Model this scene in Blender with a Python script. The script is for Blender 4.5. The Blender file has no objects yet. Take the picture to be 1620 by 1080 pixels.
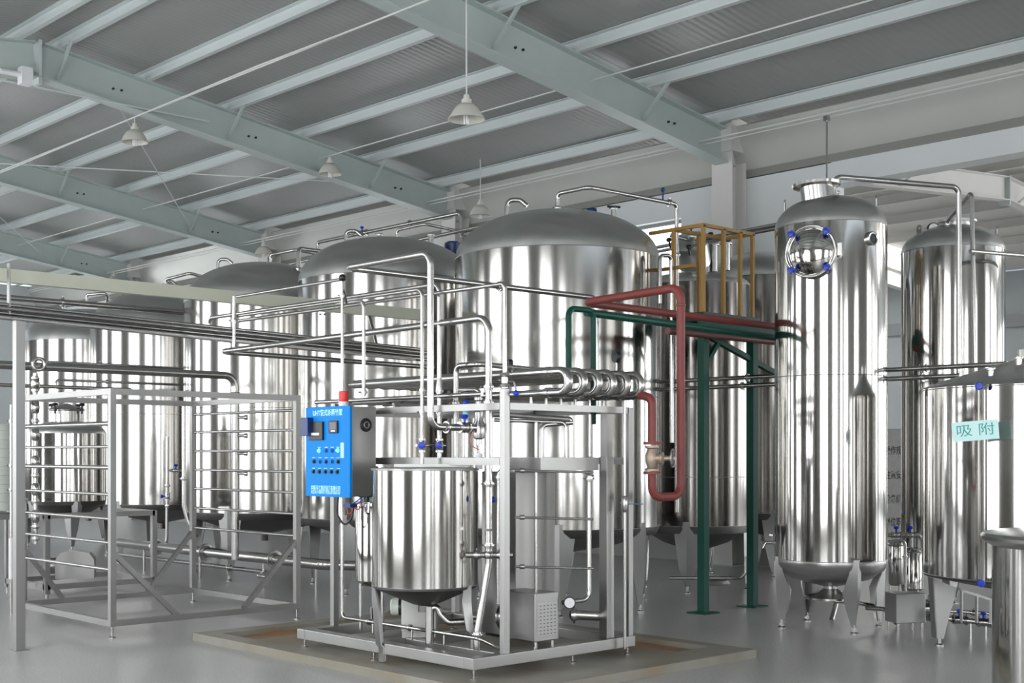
import bpy, bmesh, math, random
from mathutils import Vector, Matrix
random.seed(7)
S = bpy.context.scene
COL = S.collection
V = Vector
PI = math.pi

# ------------------------------------------------------------------ camera
F = 2050.0; HZ = 718.0; EYE = 1.5
yaw = math.atan2(.6855, .7281)
cam_d = bpy.data.cameras.new('camera'); cam = bpy.data.objects.new('camera', cam_d); COL.objects.link(cam)
cam.location = (0, 0, EYE); cam.rotation_euler = (PI/2, 0, -yaw)
cam_d.sensor_width = 36; cam_d.lens = F/1620*36; cam_d.shift_y = (HZ-540)/1620
cam_d.clip_start = .05; cam_d.clip_end = 200
S.camera = cam
FW = V((math.sin(yaw), math.cos(yaw), 0)); RT = V((math.cos(yaw), -math.sin(yaw), 0))

# ------------------------------------------------------------------ world, view
w = bpy.data.worlds.new('sky'); S.world = w; w.use_nodes = True
bg = w.node_tree.nodes['Background']; bg.inputs[0].default_value = (.80, .90, 1, 1); bg.inputs[1].default_value = 1.5
S.view_settings.view_transform = 'Standard'; S.view_settings.look = 'None'
S.view_settings.gamma = 1; S.view_settings.use_curve_mapping = False
S.view_settings.exposure = 0.0
S.cycles.max_bounces = 10; S.cycles.diffuse_bounces = 4; S.cycles.glossy_bounces = 6
S.cycles.caustics_reflective = True; S.cycles.blur_glossy = 1.0
S.cycles.sample_clamp_indirect = 6; S.cycles.use_denoising = True
WIN_STRENGTH = 6.6

# measuring helpers: a sight line of the camera met with a wall, floor or pipe plane of the hall
def ray(px, py): return FW + RT*((px-810)/F) + V((0, 0, (HZ-py)/F))
def PD(px, py, d): v = ray(px, py)*d; return v+V((0, 0, EYE))
def PX(px, py, X): v = ray(px, py); return PD(px, py, X/v.x)
def PY(px, py, Y): v = ray(px, py); return PD(px, py, Y/v.y)
def PZ(px, py, z=0.0): v = ray(px, py); return PD(px, py, (z-EYE)/v.z)

# ------------------------------------------------------------------ materials
def mat(name, col, rough=.5, metal=0, bump=0, bscale=20, aniso=0, stretch=None, spec=.5, var=0, vscale=4, emit=None, es=1, trans=0, coat=0, arot=0, det=2):
    m = bpy.data.materials.new(name); m.use_nodes = True
    nt = m.node_tree; b = nt.nodes['Principled BSDF']
    b.inputs['Base Color'].default_value = (*col, 1); b.inputs['Roughness'].default_value = rough
    b.inputs['Metallic'].default_value = metal; b.inputs['Specular IOR Level'].default_value = spec
    if coat: b.inputs['Coat Weight'].default_value = coat; b.inputs['Coat Roughness'].default_value = .15
    if trans: b.inputs['Transmission Weight'].default_value = trans
    if emit: b.inputs['Emission Color'].default_value = (*emit, 1); b.inputs['Emission Strength'].default_value = es
    if bump or var:
        tc = nt.nodes.new('ShaderNodeTexCoord'); mp = nt.nodes.new('ShaderNodeMapping')
        nt.links.new(tc.outputs['Object'], mp.inputs[0])
        if stretch: mp.inputs['Scale'].default_value = stretch
        if bump:
            n = nt.nodes.new('ShaderNodeTexNoise'); n.inputs['Scale'].default_value = bscale; n.inputs['Detail'].default_value = det
            nt.links.new(mp.outputs[0], n.inputs['Vector'])
            bp = nt.nodes.new('ShaderNodeBump'); bp.inputs['Strength'].default_value = bump; bp.inputs['Distance'].default_value = .02
            nt.links.new(n.outputs[0], bp.inputs['Height']); nt.links.new(bp.outputs[0], b.inputs['Normal'])
        if var:
            n2 = nt.nodes.new('ShaderNodeTexNoise'); n2.inputs['Scale'].default_value = vscale; n2.inputs['Detail'].default_value = 5
            nt.links.new(mp.outputs[0], n2.inputs['Vector'])
            mx = nt.nodes.new('ShaderNodeMixRGB'); mx.blend_type = 'MIX'
            mx.inputs[1].default_value = (*[c*(1-var) for c in col], 1); mx.inputs[2].default_value = (*[min(1, c*(1+var)) for c in col], 1)
            nt.links.new(n2.outputs[0], mx.inputs[0]); nt.links.new(mx.outputs[0], b.inputs['Base Color'])
    if aniso:
        tg = nt.nodes.new('ShaderNodeTangent'); tg.direction_type = 'RADIAL'; tg.axis = 'Z'
        b.inputs['Anisotropic'].default_value = aniso; b.inputs['Anisotropic Rotation'].default_value = arot
        nt.links.new(tg.outputs[0], b.inputs['Tangent'])
    return m

SS = (.62, .61, .59)
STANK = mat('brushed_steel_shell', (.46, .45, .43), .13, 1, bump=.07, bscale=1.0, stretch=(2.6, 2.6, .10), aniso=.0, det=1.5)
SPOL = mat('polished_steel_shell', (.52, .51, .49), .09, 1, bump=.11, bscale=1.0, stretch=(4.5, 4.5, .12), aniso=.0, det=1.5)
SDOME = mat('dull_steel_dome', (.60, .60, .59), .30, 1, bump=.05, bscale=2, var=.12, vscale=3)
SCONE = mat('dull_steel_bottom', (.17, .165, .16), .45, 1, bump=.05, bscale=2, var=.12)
SPIPE = mat('steel_pipe', (.50, .495, .48), .22, 1)
SSQ = mat('satin_steel_profile', (.36, .36, .35), .38, 1, bump=.04, bscale=6, var=.06)
SLEG = mat('folded_steel_plate', (.40, .40, .395), .40, 1, bump=.08, bscale=5)
SSHEET = mat('satin_steel_sheet', (.33, .33, .32), .38, 1, bump=.04, bscale=4, var=.05)
SWELD = mat('steel_weld_seam', (.55, .54, .53), .32, 1)
DARK = mat('dark_rubber', (.02, .02, .022), .5)
BLACK = mat('black_plastic', (.012, .012, .016), .35)
NAVY = mat('navy_instrument_cover', (.004, .03, .16), .25)
WHITE = mat('white_plastic', (.8, .8, .82), .35)
RED = mat('red_lens', (.75, .02, .02), .25)
KBLUE = mat('blue_plastic', (.01, .04, .50), .3)
PBLUE = mat('panel_blue_paint', (.0, .235, .70), .5, spec=.2)
PDARKB = mat('panel_edge_blue', (.0, .12, .42), .4)
CYAN = mat('pale_cyan_print', (.45, .88, .95), .5)
GREENP = mat('dark_green_paint', (.004, .060, .042), .35, var=.15, spec=.2)
REDP = mat('red_oxide_paint', (.21, .045, .038), .5, var=.15, vscale=6)
YEL = mat('yellow_rail_paint', (.33, .185, .04), .45, var=.1)
DKGRN = mat('dark_green_chequer_plate', (.008, .03, .025), .5, bump=.3, bscale=60)
GIRD = mat('grey_green_girder_paint', (.47, .54, .52), .5, var=.06)
PURL = mat('pale_purlin_paint', (.60, .65, .65), .45, var=.05, vscale=2)
PURL2 = mat('white_purlin_paint', (.66, .65, .63), .45, var=.05, vscale=2)
CABLE = mat('white_conduit', (.62, .63, .62), .4)
LSHADE = mat('lamp_shade_enamel', (.62, .61, .56), .4)
LINNER = mat('lamp_reflector', (.8, .8, .78), .25, .6)
GLASSW = mat('lamp_tube_glass', (.9, .9, .9), .2)
CARD = mat('pale_cyan_card', (.62, .88, .88), .5)
TEAL = mat('teal_print', (.05, .38, .36), .5)
CREAM = mat('cream_beam_paint', (.50, .52, .42), .45, var=.06)
HOSEB = mat('blue_hose', (.02, .12, .55), .35)
HOSER = mat('red_hose', (.5, .04, .04), .35)
HOSEO = mat('orange_hose', (.62, .22, .12), .4)
GAUGE = mat('gauge_dial', (.78, .78, .80), .3)
CLEAR = mat('clear_glass', (.95, .97, .97), .03, trans=1)
MESHV = mat('pale_container_plastic', (.55, .58, .54), .5, var=.05)
POSTER = mat('faded_notice_paper', (.30, .30, .29), .6, var=.2, vscale=9)
RUST = mat('rusty_brown_steel', (.16, .09, .06), .5, .4, var=.3)
LAMPG = mat('green_button', (.2, .75, .45), .3, emit=(.25, 1, .6), es=.5)

def ribbed(name, col, rough, metal, axis=1, freq=4.2, bs=.5):
    m = mat(name, col, rough, metal, var=.10, vscale=.8)
    nt = m.node_tree; b = nt.nodes['Principled BSDF']
    tc = nt.nodes.new('ShaderNodeTexCoord'); wv = nt.nodes.new('ShaderNodeTexWave')
    wv.bands_direction = 'XYZ'[axis]; wv.inputs['Scale'].default_value = freq; wv.wave_profile = 'SIN'
    nt.links.new(tc.outputs['Object'], wv.inputs['Vector'])
    bp = nt.nodes.new('ShaderNodeBump'); bp.inputs['Strength'].default_value = bs; bp.inputs['Distance'].default_value = .01
    nt.links.new(wv.outputs[0], bp.inputs['Height']); nt.links.new(bp.outputs[0], b.inputs['Normal'])
    return m
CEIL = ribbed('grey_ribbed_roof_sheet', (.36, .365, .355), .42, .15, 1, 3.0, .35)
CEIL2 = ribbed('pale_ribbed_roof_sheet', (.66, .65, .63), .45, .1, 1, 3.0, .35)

def wall_mat(name, lower, upper, zsplit):
    m = mat(name, upper, .6)
    nt = m.node_tree; b = nt.nodes['Principled BSDF']
    g = nt.nodes.new('ShaderNodeNewGeometry'); sp = nt.nodes.new('ShaderNodeSeparateXYZ'); nt.links.new(g.outputs['Position'], sp.inputs[0])
    gt = nt.nodes.new('ShaderNodeMath'); gt.operation = 'GREATER_THAN'; gt.inputs[1].default_value = zsplit; nt.links.new(sp.outputs[2], gt.inputs[0])
    n = nt.nodes.new('ShaderNodeTexNoise'); n.inputs['Scale'].default_value = 1.2; n.inputs['Detail'].default_value = 6
    nt.links.new(g.outputs['Position'], n.inputs['Vector'])
    mx = nt.nodes.new('ShaderNodeMixRGB'); mx.inputs[1].default_value = (*lower, 1); mx.inputs[2].default_value = (*upper, 1); nt.links.new(gt.outputs[0], mx.inputs[0])
    m2 = nt.nodes.new('ShaderNodeMixRGB'); m2.blend_type = 'MULTIPLY'; m2.inputs[0].default_value = .18
    nt.links.new(mx.outputs[0], m2.inputs[1]); nt.links.new(n.outputs[0], m2.inputs[2]); nt.links.new(m2.outputs[0], b.inputs['Base Color'])
    return m
WALL = wall_mat('plaster_wall', (.40, .41, .40), (.74, .77, .78), 1.2)
WALLD = wall_mat('grey_side_wall', (.24, .225, .20), (.36, .355, .34), 1.2)
WALLG = wall_mat('grey_plaster_wall', (.34, .37, .39), (.40, .44, .46), 1.2)

def floor_mat():
    m = mat('terrazzo_floor', (.36, .36, .35), .3)
    nt = m.node_tree; b = nt.nodes['Principled BSDF']
    g = nt.nodes.new('ShaderNodeNewGeometry')
    n = nt.nodes.new('ShaderNodeTexNoise'); n.inputs['Scale'].default_value = .7; n.inputs['Detail'].default_value = 8
    n2 = nt.nodes.new('ShaderNodeTexNoise'); n2.inputs['Scale'].default_value = 70; n2.inputs['Detail'].default_value = 3
    for x in (n, n2): nt.links.new(g.outputs['Position'], x.inputs['Vector'])
    r = nt.nodes.new('ShaderNodeValToRGB'); r.color_ramp.elements[0].position = .3; r.color_ramp.elements[1].position = .7
    r.color_ramp.elements[0].color = (.36, .36, .355, 1); r.color_ramp.elements[1].color = (.47, .47, .46, 1)
    nt.links.new(n.outputs[0], r.inputs[0])
    mx = nt.nodes.new('ShaderNodeMixRGB'); mx.blend_type = 'OVERLAY'; mx.inputs[0].default_value = .55
    nt.links.new(r.outputs[0], mx.inputs[1]); nt.links.new(n2.outputs[0], mx.inputs[2]); nt.links.new(mx.outputs[0], b.inputs['Base Color'])
    rr = nt.nodes.new('ShaderNodeMapRange'); rr.inputs[3].default_value = .22; rr.inputs[4].default_value = .42
    nt.links.new(n.outputs[0], rr.inputs[0]); nt.links.new(rr.outputs[0], b.inputs['Roughness'])
    return m
def slot_mat():
    m = mat('slotted_steel_sheet', (.33, .33, .32), .4, .8)
    nt = m.node_tree; b = nt.nodes['Principled BSDF']
    g = nt.nodes.new('ShaderNodeNewGeometry'); mp = nt.nodes.new('ShaderNodeMapping'); mp.inputs['Rotation'].default_value = (PI/2, 0, 0)
    br = nt.nodes.new('ShaderNodeTexBrick'); br.offset = 0
    br.inputs['Color1'].default_value = br.inputs['Color2'].default_value = (.08, .08, .08, 1); br.inputs['Mortar'].default_value = (.36, .36, .35, 1)
    br.inputs['Scale'].default_value = 1; br.inputs['Mortar Size'].default_value = .0095; br.inputs['Mortar Smooth'].default_value = .1
    br.inputs['Brick Width'].default_value = .034; br.inputs['Row Height'].default_value = .024
    nt.links.new(g.outputs['Position'], mp.inputs[0]); nt.links.new(mp.outputs[0], br.inputs['Vector']); nt.links.new(br.outputs[0], b.inputs['Base Color'])
    return m
SLOT = slot_mat()
FLOOR = floor_mat()
def slab_mat(name, a, bcol, rust):
    m = mat(name, a, .45)
    nt = m.node_tree; b = nt.nodes['Principled BSDF']
    g = nt.nodes.new('ShaderNodeNewGeometry')
    n = nt.nodes.new('ShaderNodeTexNoise'); n.inputs['Scale'].default_value = 1.6; n.inputs['Detail'].default_value = 8
    nt.links.new(g.outputs['Position'], n.inputs['Vector'])
    r = nt.nodes.new('ShaderNodeValToRGB'); e = r.color_ramp.elements
    e[0].position = .35; e[0].color = (*a, 1); e[1].position = .55; e[1].color = (*bcol, 1)
    x = r.color_ramp.elements.new(.68); x.color = (*rust, 1)
    nt.links.new(n.outputs[0], r.inputs[0]); nt.links.new(r.outputs[0], b.inputs['Base Color'])
    return m
SLAB = slab_mat('stained_concrete_plinth', (.30, .29, .26), (.24, .22, .17), (.26, .19, .12))
TRENCH = slab_mat('rusty_drain_bed', (.20, .17, .12), (.36, .17, .07), (.42, .20, .08))
PANE = mat('frosted_daylight_pane', (.8, .85, .9), .4, emit=(.97, .985, 1.0), es=WIN_STRENGTH)
SKYL_FILL = mat('skylight_and_fill_sheet', (.8, .8, .8), .5, emit=(1, .98, .94), es=9)  # also glows on unseen sheets added to light the second bay
WFRAME = mat('window_frame_paint', (.25, .27, .27), .5)

# ------------------------------------------------------------------ mesh helper
class MB:
    def __init__(s): s.v = []; s.f = []
    def add(s, vs, fs):
        o = len(s.v); s.v += [tuple(v) for v in vs]; s.f += [tuple(i+o for i in f) for f in fs]; return s
    def box(s, a, b):
        x0, y0, z0 = a; x1, y1, z1 = b
        vs = [(x, y, z) for z in (z0, z1) for (x, y) in ((x0, y0), (x1, y0), (x1, y1), (x0, y1))]
        return s.add(vs, [(3, 2, 1, 0), (4, 5, 6, 7), (0, 1, 5, 4), (1, 2, 6, 5), (2, 3, 7, 6), (3, 0, 4, 7)])
    def obox(s, c, ax, ay, az, hx, hy, hz):
        c = V(c); ax, ay, az = V(ax).normalized(), V(ay).normalized(), V(az).normalized()
        vs = [c+ax*x*hx+ay*y*hy+az*z*hz for z in (-1, 1) for (x, y) in ((-1, -1), (1, -1), (1, 1), (-1, 1))]
        return s.add(vs, [(3, 2, 1, 0), (4, 5, 6, 7), (0, 1, 5, 4), (1, 2, 6, 5), (2, 3, 7, 6), (3, 0, 4, 7)])
    def bar(s, a, b, wd, ht=None, up=(0, 0, 1)):
        a, b = V(a), V(b); d = (b-a); L = d.length; d.normalize()
        u = V(up)
        if abs(d.dot(u)) > .98: u = V((1, 0, 0))
        sd = d.cross(u).normalized(); u = sd.cross(d).normalized(); ht = ht or wd
        return s.obox((a+b)/2, d, sd, u, L/2, wd/2, ht/2)
    def tube(s, pts, r, seg=14, bend=None, cap=True, rs=None):
        pts = [V(p) for p in pts]; P = [pts[0]]; bend = bend if bend is not None else r*2.2
        for i in range(1, len(pts)-1):
            a, c, b = pts[i-1], pts[i], pts[i+1]
            d1 = (a-c); d2 = (b-c); l1, l2 = d1.length, d2.length; d1.normalize(); d2.normalize()
            ang = d1.angle(d2)
            if ang > PI-.02 or bend <= 0: P.append(c); continue
            t = min(bend/math.tan(ang/2), l1*.48, l2*.48); R = t*math.tan(ang/2)
            bis = (d1+d2).normalized(); ctr = c+bis*(R/math.sin(ang/2))
            p0, p1 = c+d1*t, c+d2*t; n = max(3, int((PI-ang)/.26))
            u = (p0-ctr); v = (p1-ctr)
            for k in range(n+1): P.append(ctr+u.slerp(v, k/n).normalized()*R if R > 1e-6 else c)
        P.append(pts[-1])
        rr = rs if rs else [r]*len(P)
        t0 = (P[1]-P[0]).normalized(); up = V((0, 0, 1)) if abs(t0.z) < .9 else V((1, 0, 0))
        n0 = t0.cross(up).normalized(); vs = []; fs = []
        prev = t0
        for i, p in enumerate(P):
            t = (P[min(i+1, len(P)-1)]-P[max(i-1, 0)]).normalized()
            q = prev.rotation_difference(t); n0 = (q @ n0).normalized(); prev = t
            b0 = t.cross(n0).normalized()
            for k in range(seg):
                a = 2*PI*k/seg; vs.append(p+(n0*math.cos(a)+b0*math.sin(a))*rr[i])
        for i in range(len(P)-1):
            for k in range(seg):
                k2 = (k+1) % seg; fs.append((i*seg+k, i*seg+k2, (i+1)*seg+k2, (i+1)*seg+k))
        if cap:
            fs.append(tuple(range(seg))[::-1]); fs.append(tuple((len(P)-1)*seg+k for k in range(seg)))
        return s.add(vs, fs)
    def cyl(s, a, b, r0, r1=None, seg=24):
        return s.tube([a, b], r0, seg, 0, True, [r0, r0 if r1 is None else r1])
    def lathe(s, c, prof, seg=64, axis=(0, 0, 1), a0=0, a1=2*PI):
        c = V(c); ax = V(axis).normalized(); up = V((0, 0, 1)) if abs(ax.z) < .9 else V((1, 0, 0))
        u = ax.cross(up).normalized() if abs(ax.z) < .9 else V((1, 0, 0)); v = ax.cross(u).normalized()
        full = abs(a1-a0-2*PI) < 1e-6; n = seg if full else seg+1; vs = []; fs = []
        for (r, z) in prof:
            for k in range(n):
                a = a0+(a1-a0)*k/seg; vs.append(c+ax*z+(u*math.cos(a)+v*math.sin(a))*max(r, 1e-5))
        for i in range(len(prof)-1):
            for k in range(seg):
                k2 = (k+1) % n if full else k+1; fs.append((i*n+k, i*n+k2, (i+1)*n+k2, (i+1)*n+k))
        return s.add(vs, fs)
    def ring(s, c, R, r, axis=(0, 0, 1), seg=40, rs=10):
        return s.lathe(c, [(R+r*math.cos(2*PI*k/rs), r*math.sin(2*PI*k/rs)) for k in range(rs+1)], seg, axis)
    def ball(s, c, r, seg=16, sz=1.0):
        return s.lathe(c, [(r*math.sin(PI*k/10), -r*sz*math.cos(PI*k/10)) for k in range(11)], seg)
    def prism(s, poly, off):
        n = len(poly); off = V(off); vs = [V(p) for p in poly]+[V(p)+off for p in poly]
        return s.add(vs, [tuple(range(n))[::-1], tuple(range(n, 2*n))]+[(i, (i+1) % n, n+(i+1) % n, n+i) for i in range(n)])
    def build(s, name, m, parent=None, origin=None, smooth=True, bevel=0):
        ploc = WL.get(parent.name, V((0, 0, 0))) if parent else V((0, 0, 0))
        if origin is None:
            if parent: origin = ploc
            else:
                xs = [v[0] for v in s.v]; ys = [v[1] for v in s.v]; zs = [v[2] for v in s.v]
                origin = V(((min(xs)+max(xs))/2, (min(ys)+max(ys))/2, min(zs)))
        origin = V(origin)
        me = bpy.data.meshes.new(name); me.from_pydata([tuple(V(v)-origin) for v in s.v], [], s.f)
        bm = bmesh.new(); bm.from_mesh(me); bmesh.ops.remove_doubles(bm, verts=bm.verts, dist=1e-5)
        bmesh.ops.recalc_face_normals(bm, faces=bm.faces)
        if bevel:
            es = [e for e in bm.edges if len(e.link_faces) == 2 and e.calc_face_angle(0) > .6]
            if es: bmesh.ops.bevel(bm, geom=es, offset=bevel, segments=2, affect='EDGES', profile=.6)
        bm.to_mesh(me); bm.free()
        if smooth:
            me.shade_smooth(); me.set_sharp_from_angle(angle=math.radians(38))
        me.materials.append(m)
        o = bpy.data.objects.new(name, me); COL.objects.link(o)
        if parent: o.parent = parent
        o.location = origin-ploc; WL[o.name] = origin
        return o
WL = {}
LBL = set()
def tag(o, label=None, cat=None, group=None, kind=None):
    if label: o['label'] = label; LBL.add(label)
    if cat: o['category'] = cat
    if group: o['group'] = group
    if kind: o['kind'] = kind
    return o
def thing(name, label, cat, loc, group=None):
    o = bpy.data.objects.new(name, None); COL.objects.link(o); o.location = V(loc); WL[o.name] = V(loc)
    o.empty_display_size = .1
    return tag(o, label, cat, group)
def struct(name, mb, m, **k): return tag(mb.build(name, m, smooth=False, **k), kind='structure')
def pipe(label, pts, r, name='steel_pipe', cat='pipe', m=None, bend=None, clamps=(), valves=(), group=None, seg=14, cm=None):
    """a pipe run; clamps: distances are points with a direction; valves: (point, dir, handle dir)"""
    o = MB().tube(pts, r, seg, bend if bend is not None else r*3).build(name, m or SPIPE, None, origin=pts[0])
    tag(o, label, cat, group)
    for (p, d) in clamps:
        ferrule(o, p, d, r)
    for (p, d, h) in valves: valve(o, p, d, h, r)
    return o
def ferrule(o, p, d, r, m=None):
    p = V(p); d = V(d).normalized()
    mb = MB().lathe(p, [(r, -.022), (r*1.25, -.020), (r*1.3, -.009), (r*1.75, -.008), (r*1.8, 0), (r*1.75, .008), (r*1.3, .009), (r*1.25, .020), (r, .022)], 20, d)
    sd = d.cross(V((.3, .7, .2))).normalized()
    mb.cyl(p+sd*r*1.6, p+sd*(r*1.9+.012), .005, seg=8)
    return mb.build('clamp', m or SPIPE, o)
def valve(o, p, d, h, r, hm=None):
    p = V(p); d = V(d).normalized(); h = V(h).normalized()
    b = MB().lathe(p, [(r, -.05), (r*1.7, -.048), (r*1.7, -.034), (r*1.3, -.03), (r*1.5, -.015), (r*1.6, 0), (r*1.5, .015), (r*1.3, .03), (r*1.7, .034), (r*1.7, .048), (r, .05)], 20, d).build('valve_body', SPIPE, o)
    k = MB().cyl(p+h*r, p+h*(r+.045), .009, seg=10).lathe(p+h*(r+.05), [(.0, -.016), (.018, -.014), (.026, 0), (.022, .014), (0, .018)], 16, h)
    k.build('valve_knob', hm or KBLUE, b)
def text(name, st, size, loc, rz, m, parent, width=None, rx=PI/2, ext=.0012, bold=0, tilt=0, height=None):
    c = bpy.data.curves.new(name, 'FONT'); c.body = st; c.size = size; c.align_x = 'CENTER'; c.align_y = 'CENTER'; c.extrude = ext; c.offset = bold
    o = bpy.data.objects.new(name, c); COL.objects.link(o); c.materials.append(m)
    if parent: o.parent = parent; o.location = V(loc)-WL[parent.name]
    else: o.location = V(loc)
    o.rotation_euler = Matrix.Rotation(rz, 3, 'Z').to_4x4().to_euler()
    o.rotation_euler = (Matrix.Rotation(rz, 3, 'Z') @ Matrix.Rotation(rx, 3, 'X') @ Matrix.Rotation(tilt, 3, 'Z')).to_euler()
    bpy.context.view_layer.update()
    me = bpy.data.meshes.new_from_object(o.evaluated_get(bpy.context.evaluated_depsgraph_get()))
    me.name = name
    n = bpy.data.objects.new(name, me); COL.objects.link(n); n.parent = o.parent
    n.location = o.location; n.rotation_euler = o.rotation_euler
    if width:
        xs = [v.co.x for v in me.vertices]
        if xs: n.scale.x = width/(max(xs)-min(xs))
    bpy.data.objects.remove(o)
    return n

# ================================================================== THE HALL
XL, XR, YN, YF = -.9, 14.3, -9.0, 33.5          # side walls, near and far ends
RIDGE = 7.0
def zr(x):                                        # underside of roof sheet
    return 5.99+.137*(14.1-x) if x >= RIDGE else 5.99+.137*(14.1-RIDGE)-.137*(RIDGE-x)
GD, PH = .46, .16                                 # girder depth, purlin height

fl = MB().box((XL-.3, YN-.3, -.12), (XR, YF+.3, 0)).box((XR, YN-.3, -.12), (30.6, YF+.3, 0))
struct('floor', fl, FLOOR)
mb = MB()
for (xa, xb) in ((XL-.3, RIDGE), (RIDGE, XR+.1)):
    mb.prism([(xa, YN-.3, zr(xa)), (xb, YN-.3, zr(xb)), (xb, YN-.3, zr(xb)+.06), (xa, YN-.3, zr(xa)+.06)], (0, YF-YN+.6, 0))
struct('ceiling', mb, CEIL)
def zr2(x): return 5.98+.08*(x-14.3) if x <= 22.1 else 5.98+.08*7.8-.08*(x-22.1)
mb = MB()
for (xa, xb) in ((XR+.1, 22.1), (22.1, 30.4)):
    mb.prism([(xa, YN-.3, zr2(xa)), (xb, YN-.3, zr2(xb)), (xb, YN-.3, zr2(xb)+.06), (xa, YN-.3, zr2(xa)+.06)], (0, YF-YN+.6, 0))
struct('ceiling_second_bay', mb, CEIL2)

def wall_with_windows(name, axis, pos, a0, a1, h, wins, thick=.24, m=WALL, frames=True, pane=None, outside=1, wn=[0]):
    """axis 'X': the wall plane is x = pos and runs along y; wins: (from, to, sill, head)"""
    wins = sorted(wins); mb = MB(); t0, t1 = (pos, pos+thick*outside); lo, hi = min(t0, t1), max(t0, t1)
    def B(u0, u1, z0, z1):
        if u1-u0 < 1e-4 or z1-z0 < 1e-4: return
        if axis == 'X': mb.box((lo, u0, z0), (hi, u1, z1))
        else: mb.box((u0, lo, z0), (u1, hi, z1))
    cur = a0
    for (u0, u1, z0, z1) in wins:
        B(cur, u0, 0, h); B(u0, u1, 0, z0); B(u0, u1, z1, h); cur = u1
    B(cur, a1, 0, h)
    struct(name, mb, m)
    for (u0, u1, z0, z1) in wins:
        wn[0] += 1
        mid = (lo+hi)/2
        def bx(mm, ua, ub, za, zb, t):
            if axis == 'X': mm.box((mid-t, ua, za), (mid+t, ub, zb))
            else: mm.box((ua, mid-t, za), (ub, mid+t, zb))
        f = MB(); fw = .05
        bx(f, u0, u0+fw, z0, z1, .04); bx(f, u1-fw, u1, z0, z1, .04); bx(f, u0+fw, u1-fw, z0, z0+fw, .04); bx(f, u0+fw, u1-fw, z1-fw, z1, .04)
        n = max(1, round((u1-u0)/2.0))
        for i in range(1, n): um = u0+(u1-u0)*i/n; bx(f, um-.02, um+.02, z0+fw, z1-fw, .03)
        nz = 2 if z1-z0 > 1.8 else 1
        for i in range(1, nz): zm = z0+(z1-z0)*.68; bx(f, u0+fw, u1-fw, zm-.025, zm+.025, .032)
        o = f.build('window_%d' % wn[0], WFRAME, smooth=False); tag(o, kind='structure')
        p = MB(); bx(p, u0+fw, u1-fw, z0+fw, z1-fw, .006); p.build('window_pane', pane or PANE, o, smooth=False)

# the daylit side wall behind the camera, tall windows between piers
winsL = []; y = -8.2
y = 2.255-1.5-5.65*2
for k in range(7):
    winsL.append((y, y+3.0, .35, 4.85)); y += 5.65
wall_with_windows('wall_left', 'X', XL, YN, YF, zr(XL)+.05, winsL, outside=-1, m=WALLD)
wall_with_windows('wall_front', 'Y', YN, XL, 30.4, 5.9, [(.6, 3.0, .4, 4.6), (7.4, 9.6, .4, 4.6), (15.5, 18.6, .4, 5.2), (20, 23, .4, 5.2), (24.5, 27.5, .4, 5.2)], outside=-1, m=WALLD)  # second-bay windows here are unseen, enlarged as fill light for that bay
wall_with_windows('wall_back', 'Y', YF, XL, 30.4, 5.9, [(1.2, 3.6, 1.2, 4.2), (5.4, 7.8, 1.2, 4.2), (9.6, 12.0, 1.2, 4.2)], outside=1)
# wall towards the second bay: solid beyond the opening, high windows in it
DWIN = mat('high_window_pane', (.8, .85, .9), .4, emit=(.96, .98, 1.0), es=2.6)
wall_with_windows('wall_right', 'X', XR, 9.25, YF, zr(XR)-.75, [(11.7, 13.9, 3.3, 4.84), (17.6, 20.0, 3.5, 4.84), (23.4, 25.8, 3.5, 4.84), (28.8, 31, 3.5, 4.84)], pane=DWIN, thick=.3)
mb = MB().box((XR, YN, 4.93), (XR+.3, 9.25, zr(XR)-.74))
struct('trim_1', mb, WALL)
# valley gutter above that wall
gx = MB().prism([(XR-.02, YN, zr(XR)-.74), (XR-.02, YN, zr(XR)-.64), (XR+.5, YN, zr(XR)-.60), (XR+.5, YN, zr(XR)-.74)], (0, YF-YN, 0))
struct('trim_2', gx, mat('valley_gutter_sheet', (.25, .25, .23), .5, .2))
gx = MB().prism([(XR+.02, YN, zr(XR)-.64), (XR-.25, YN, zr(XR)-.10), (XR-.23, YN, zr(XR)-.08), (XR+.04, YN, zr(XR)-.62)], (0, YF-YN, 0))
struct('trim_3', gx, mat('eave_flashing_sheet', (.52, .53, .50), .4, .2, var=.1, vscale=1))
wall_with_windows('wall_far_side', 'X', 30.1, YN, YF, 5.9, [(-8, -4.5, .6, 4.5), (-3.5, 0, .6, 4.5), (1, 5, .6, 4.5), (24, 28, .6, 4.5)], outside=1, m=WALLG)  # these windows are unseen, added to brighten the second bay
mb = MB().box((30.02, YN, 4.55), (30.1, YF, 4.85)); struct('trim_4', mb, mat('grey_rail_band', (.26, .28, .29), .5))
# first sheet shows as a skylight; others are unseen glow added as fill
for i, (ya, yb) in enumerate(((15.6, 18.0), (-7.5, -5), (-3, -.5), (2.0, 4.2), (22, 24.5), (27, 29.5))):
    xa, xb = 25.0, 28.5
    mb = MB().prism([(xa, ya, zr2(xa)-.01), (xb, ya, zr2(xb)-.01), (xb, ya, zr2(xb)), (xa, ya, zr2(xa))], (0, yb-ya, 0))
    struct('window_%d' % (60+i), mb, SKYL_FILL)
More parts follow.
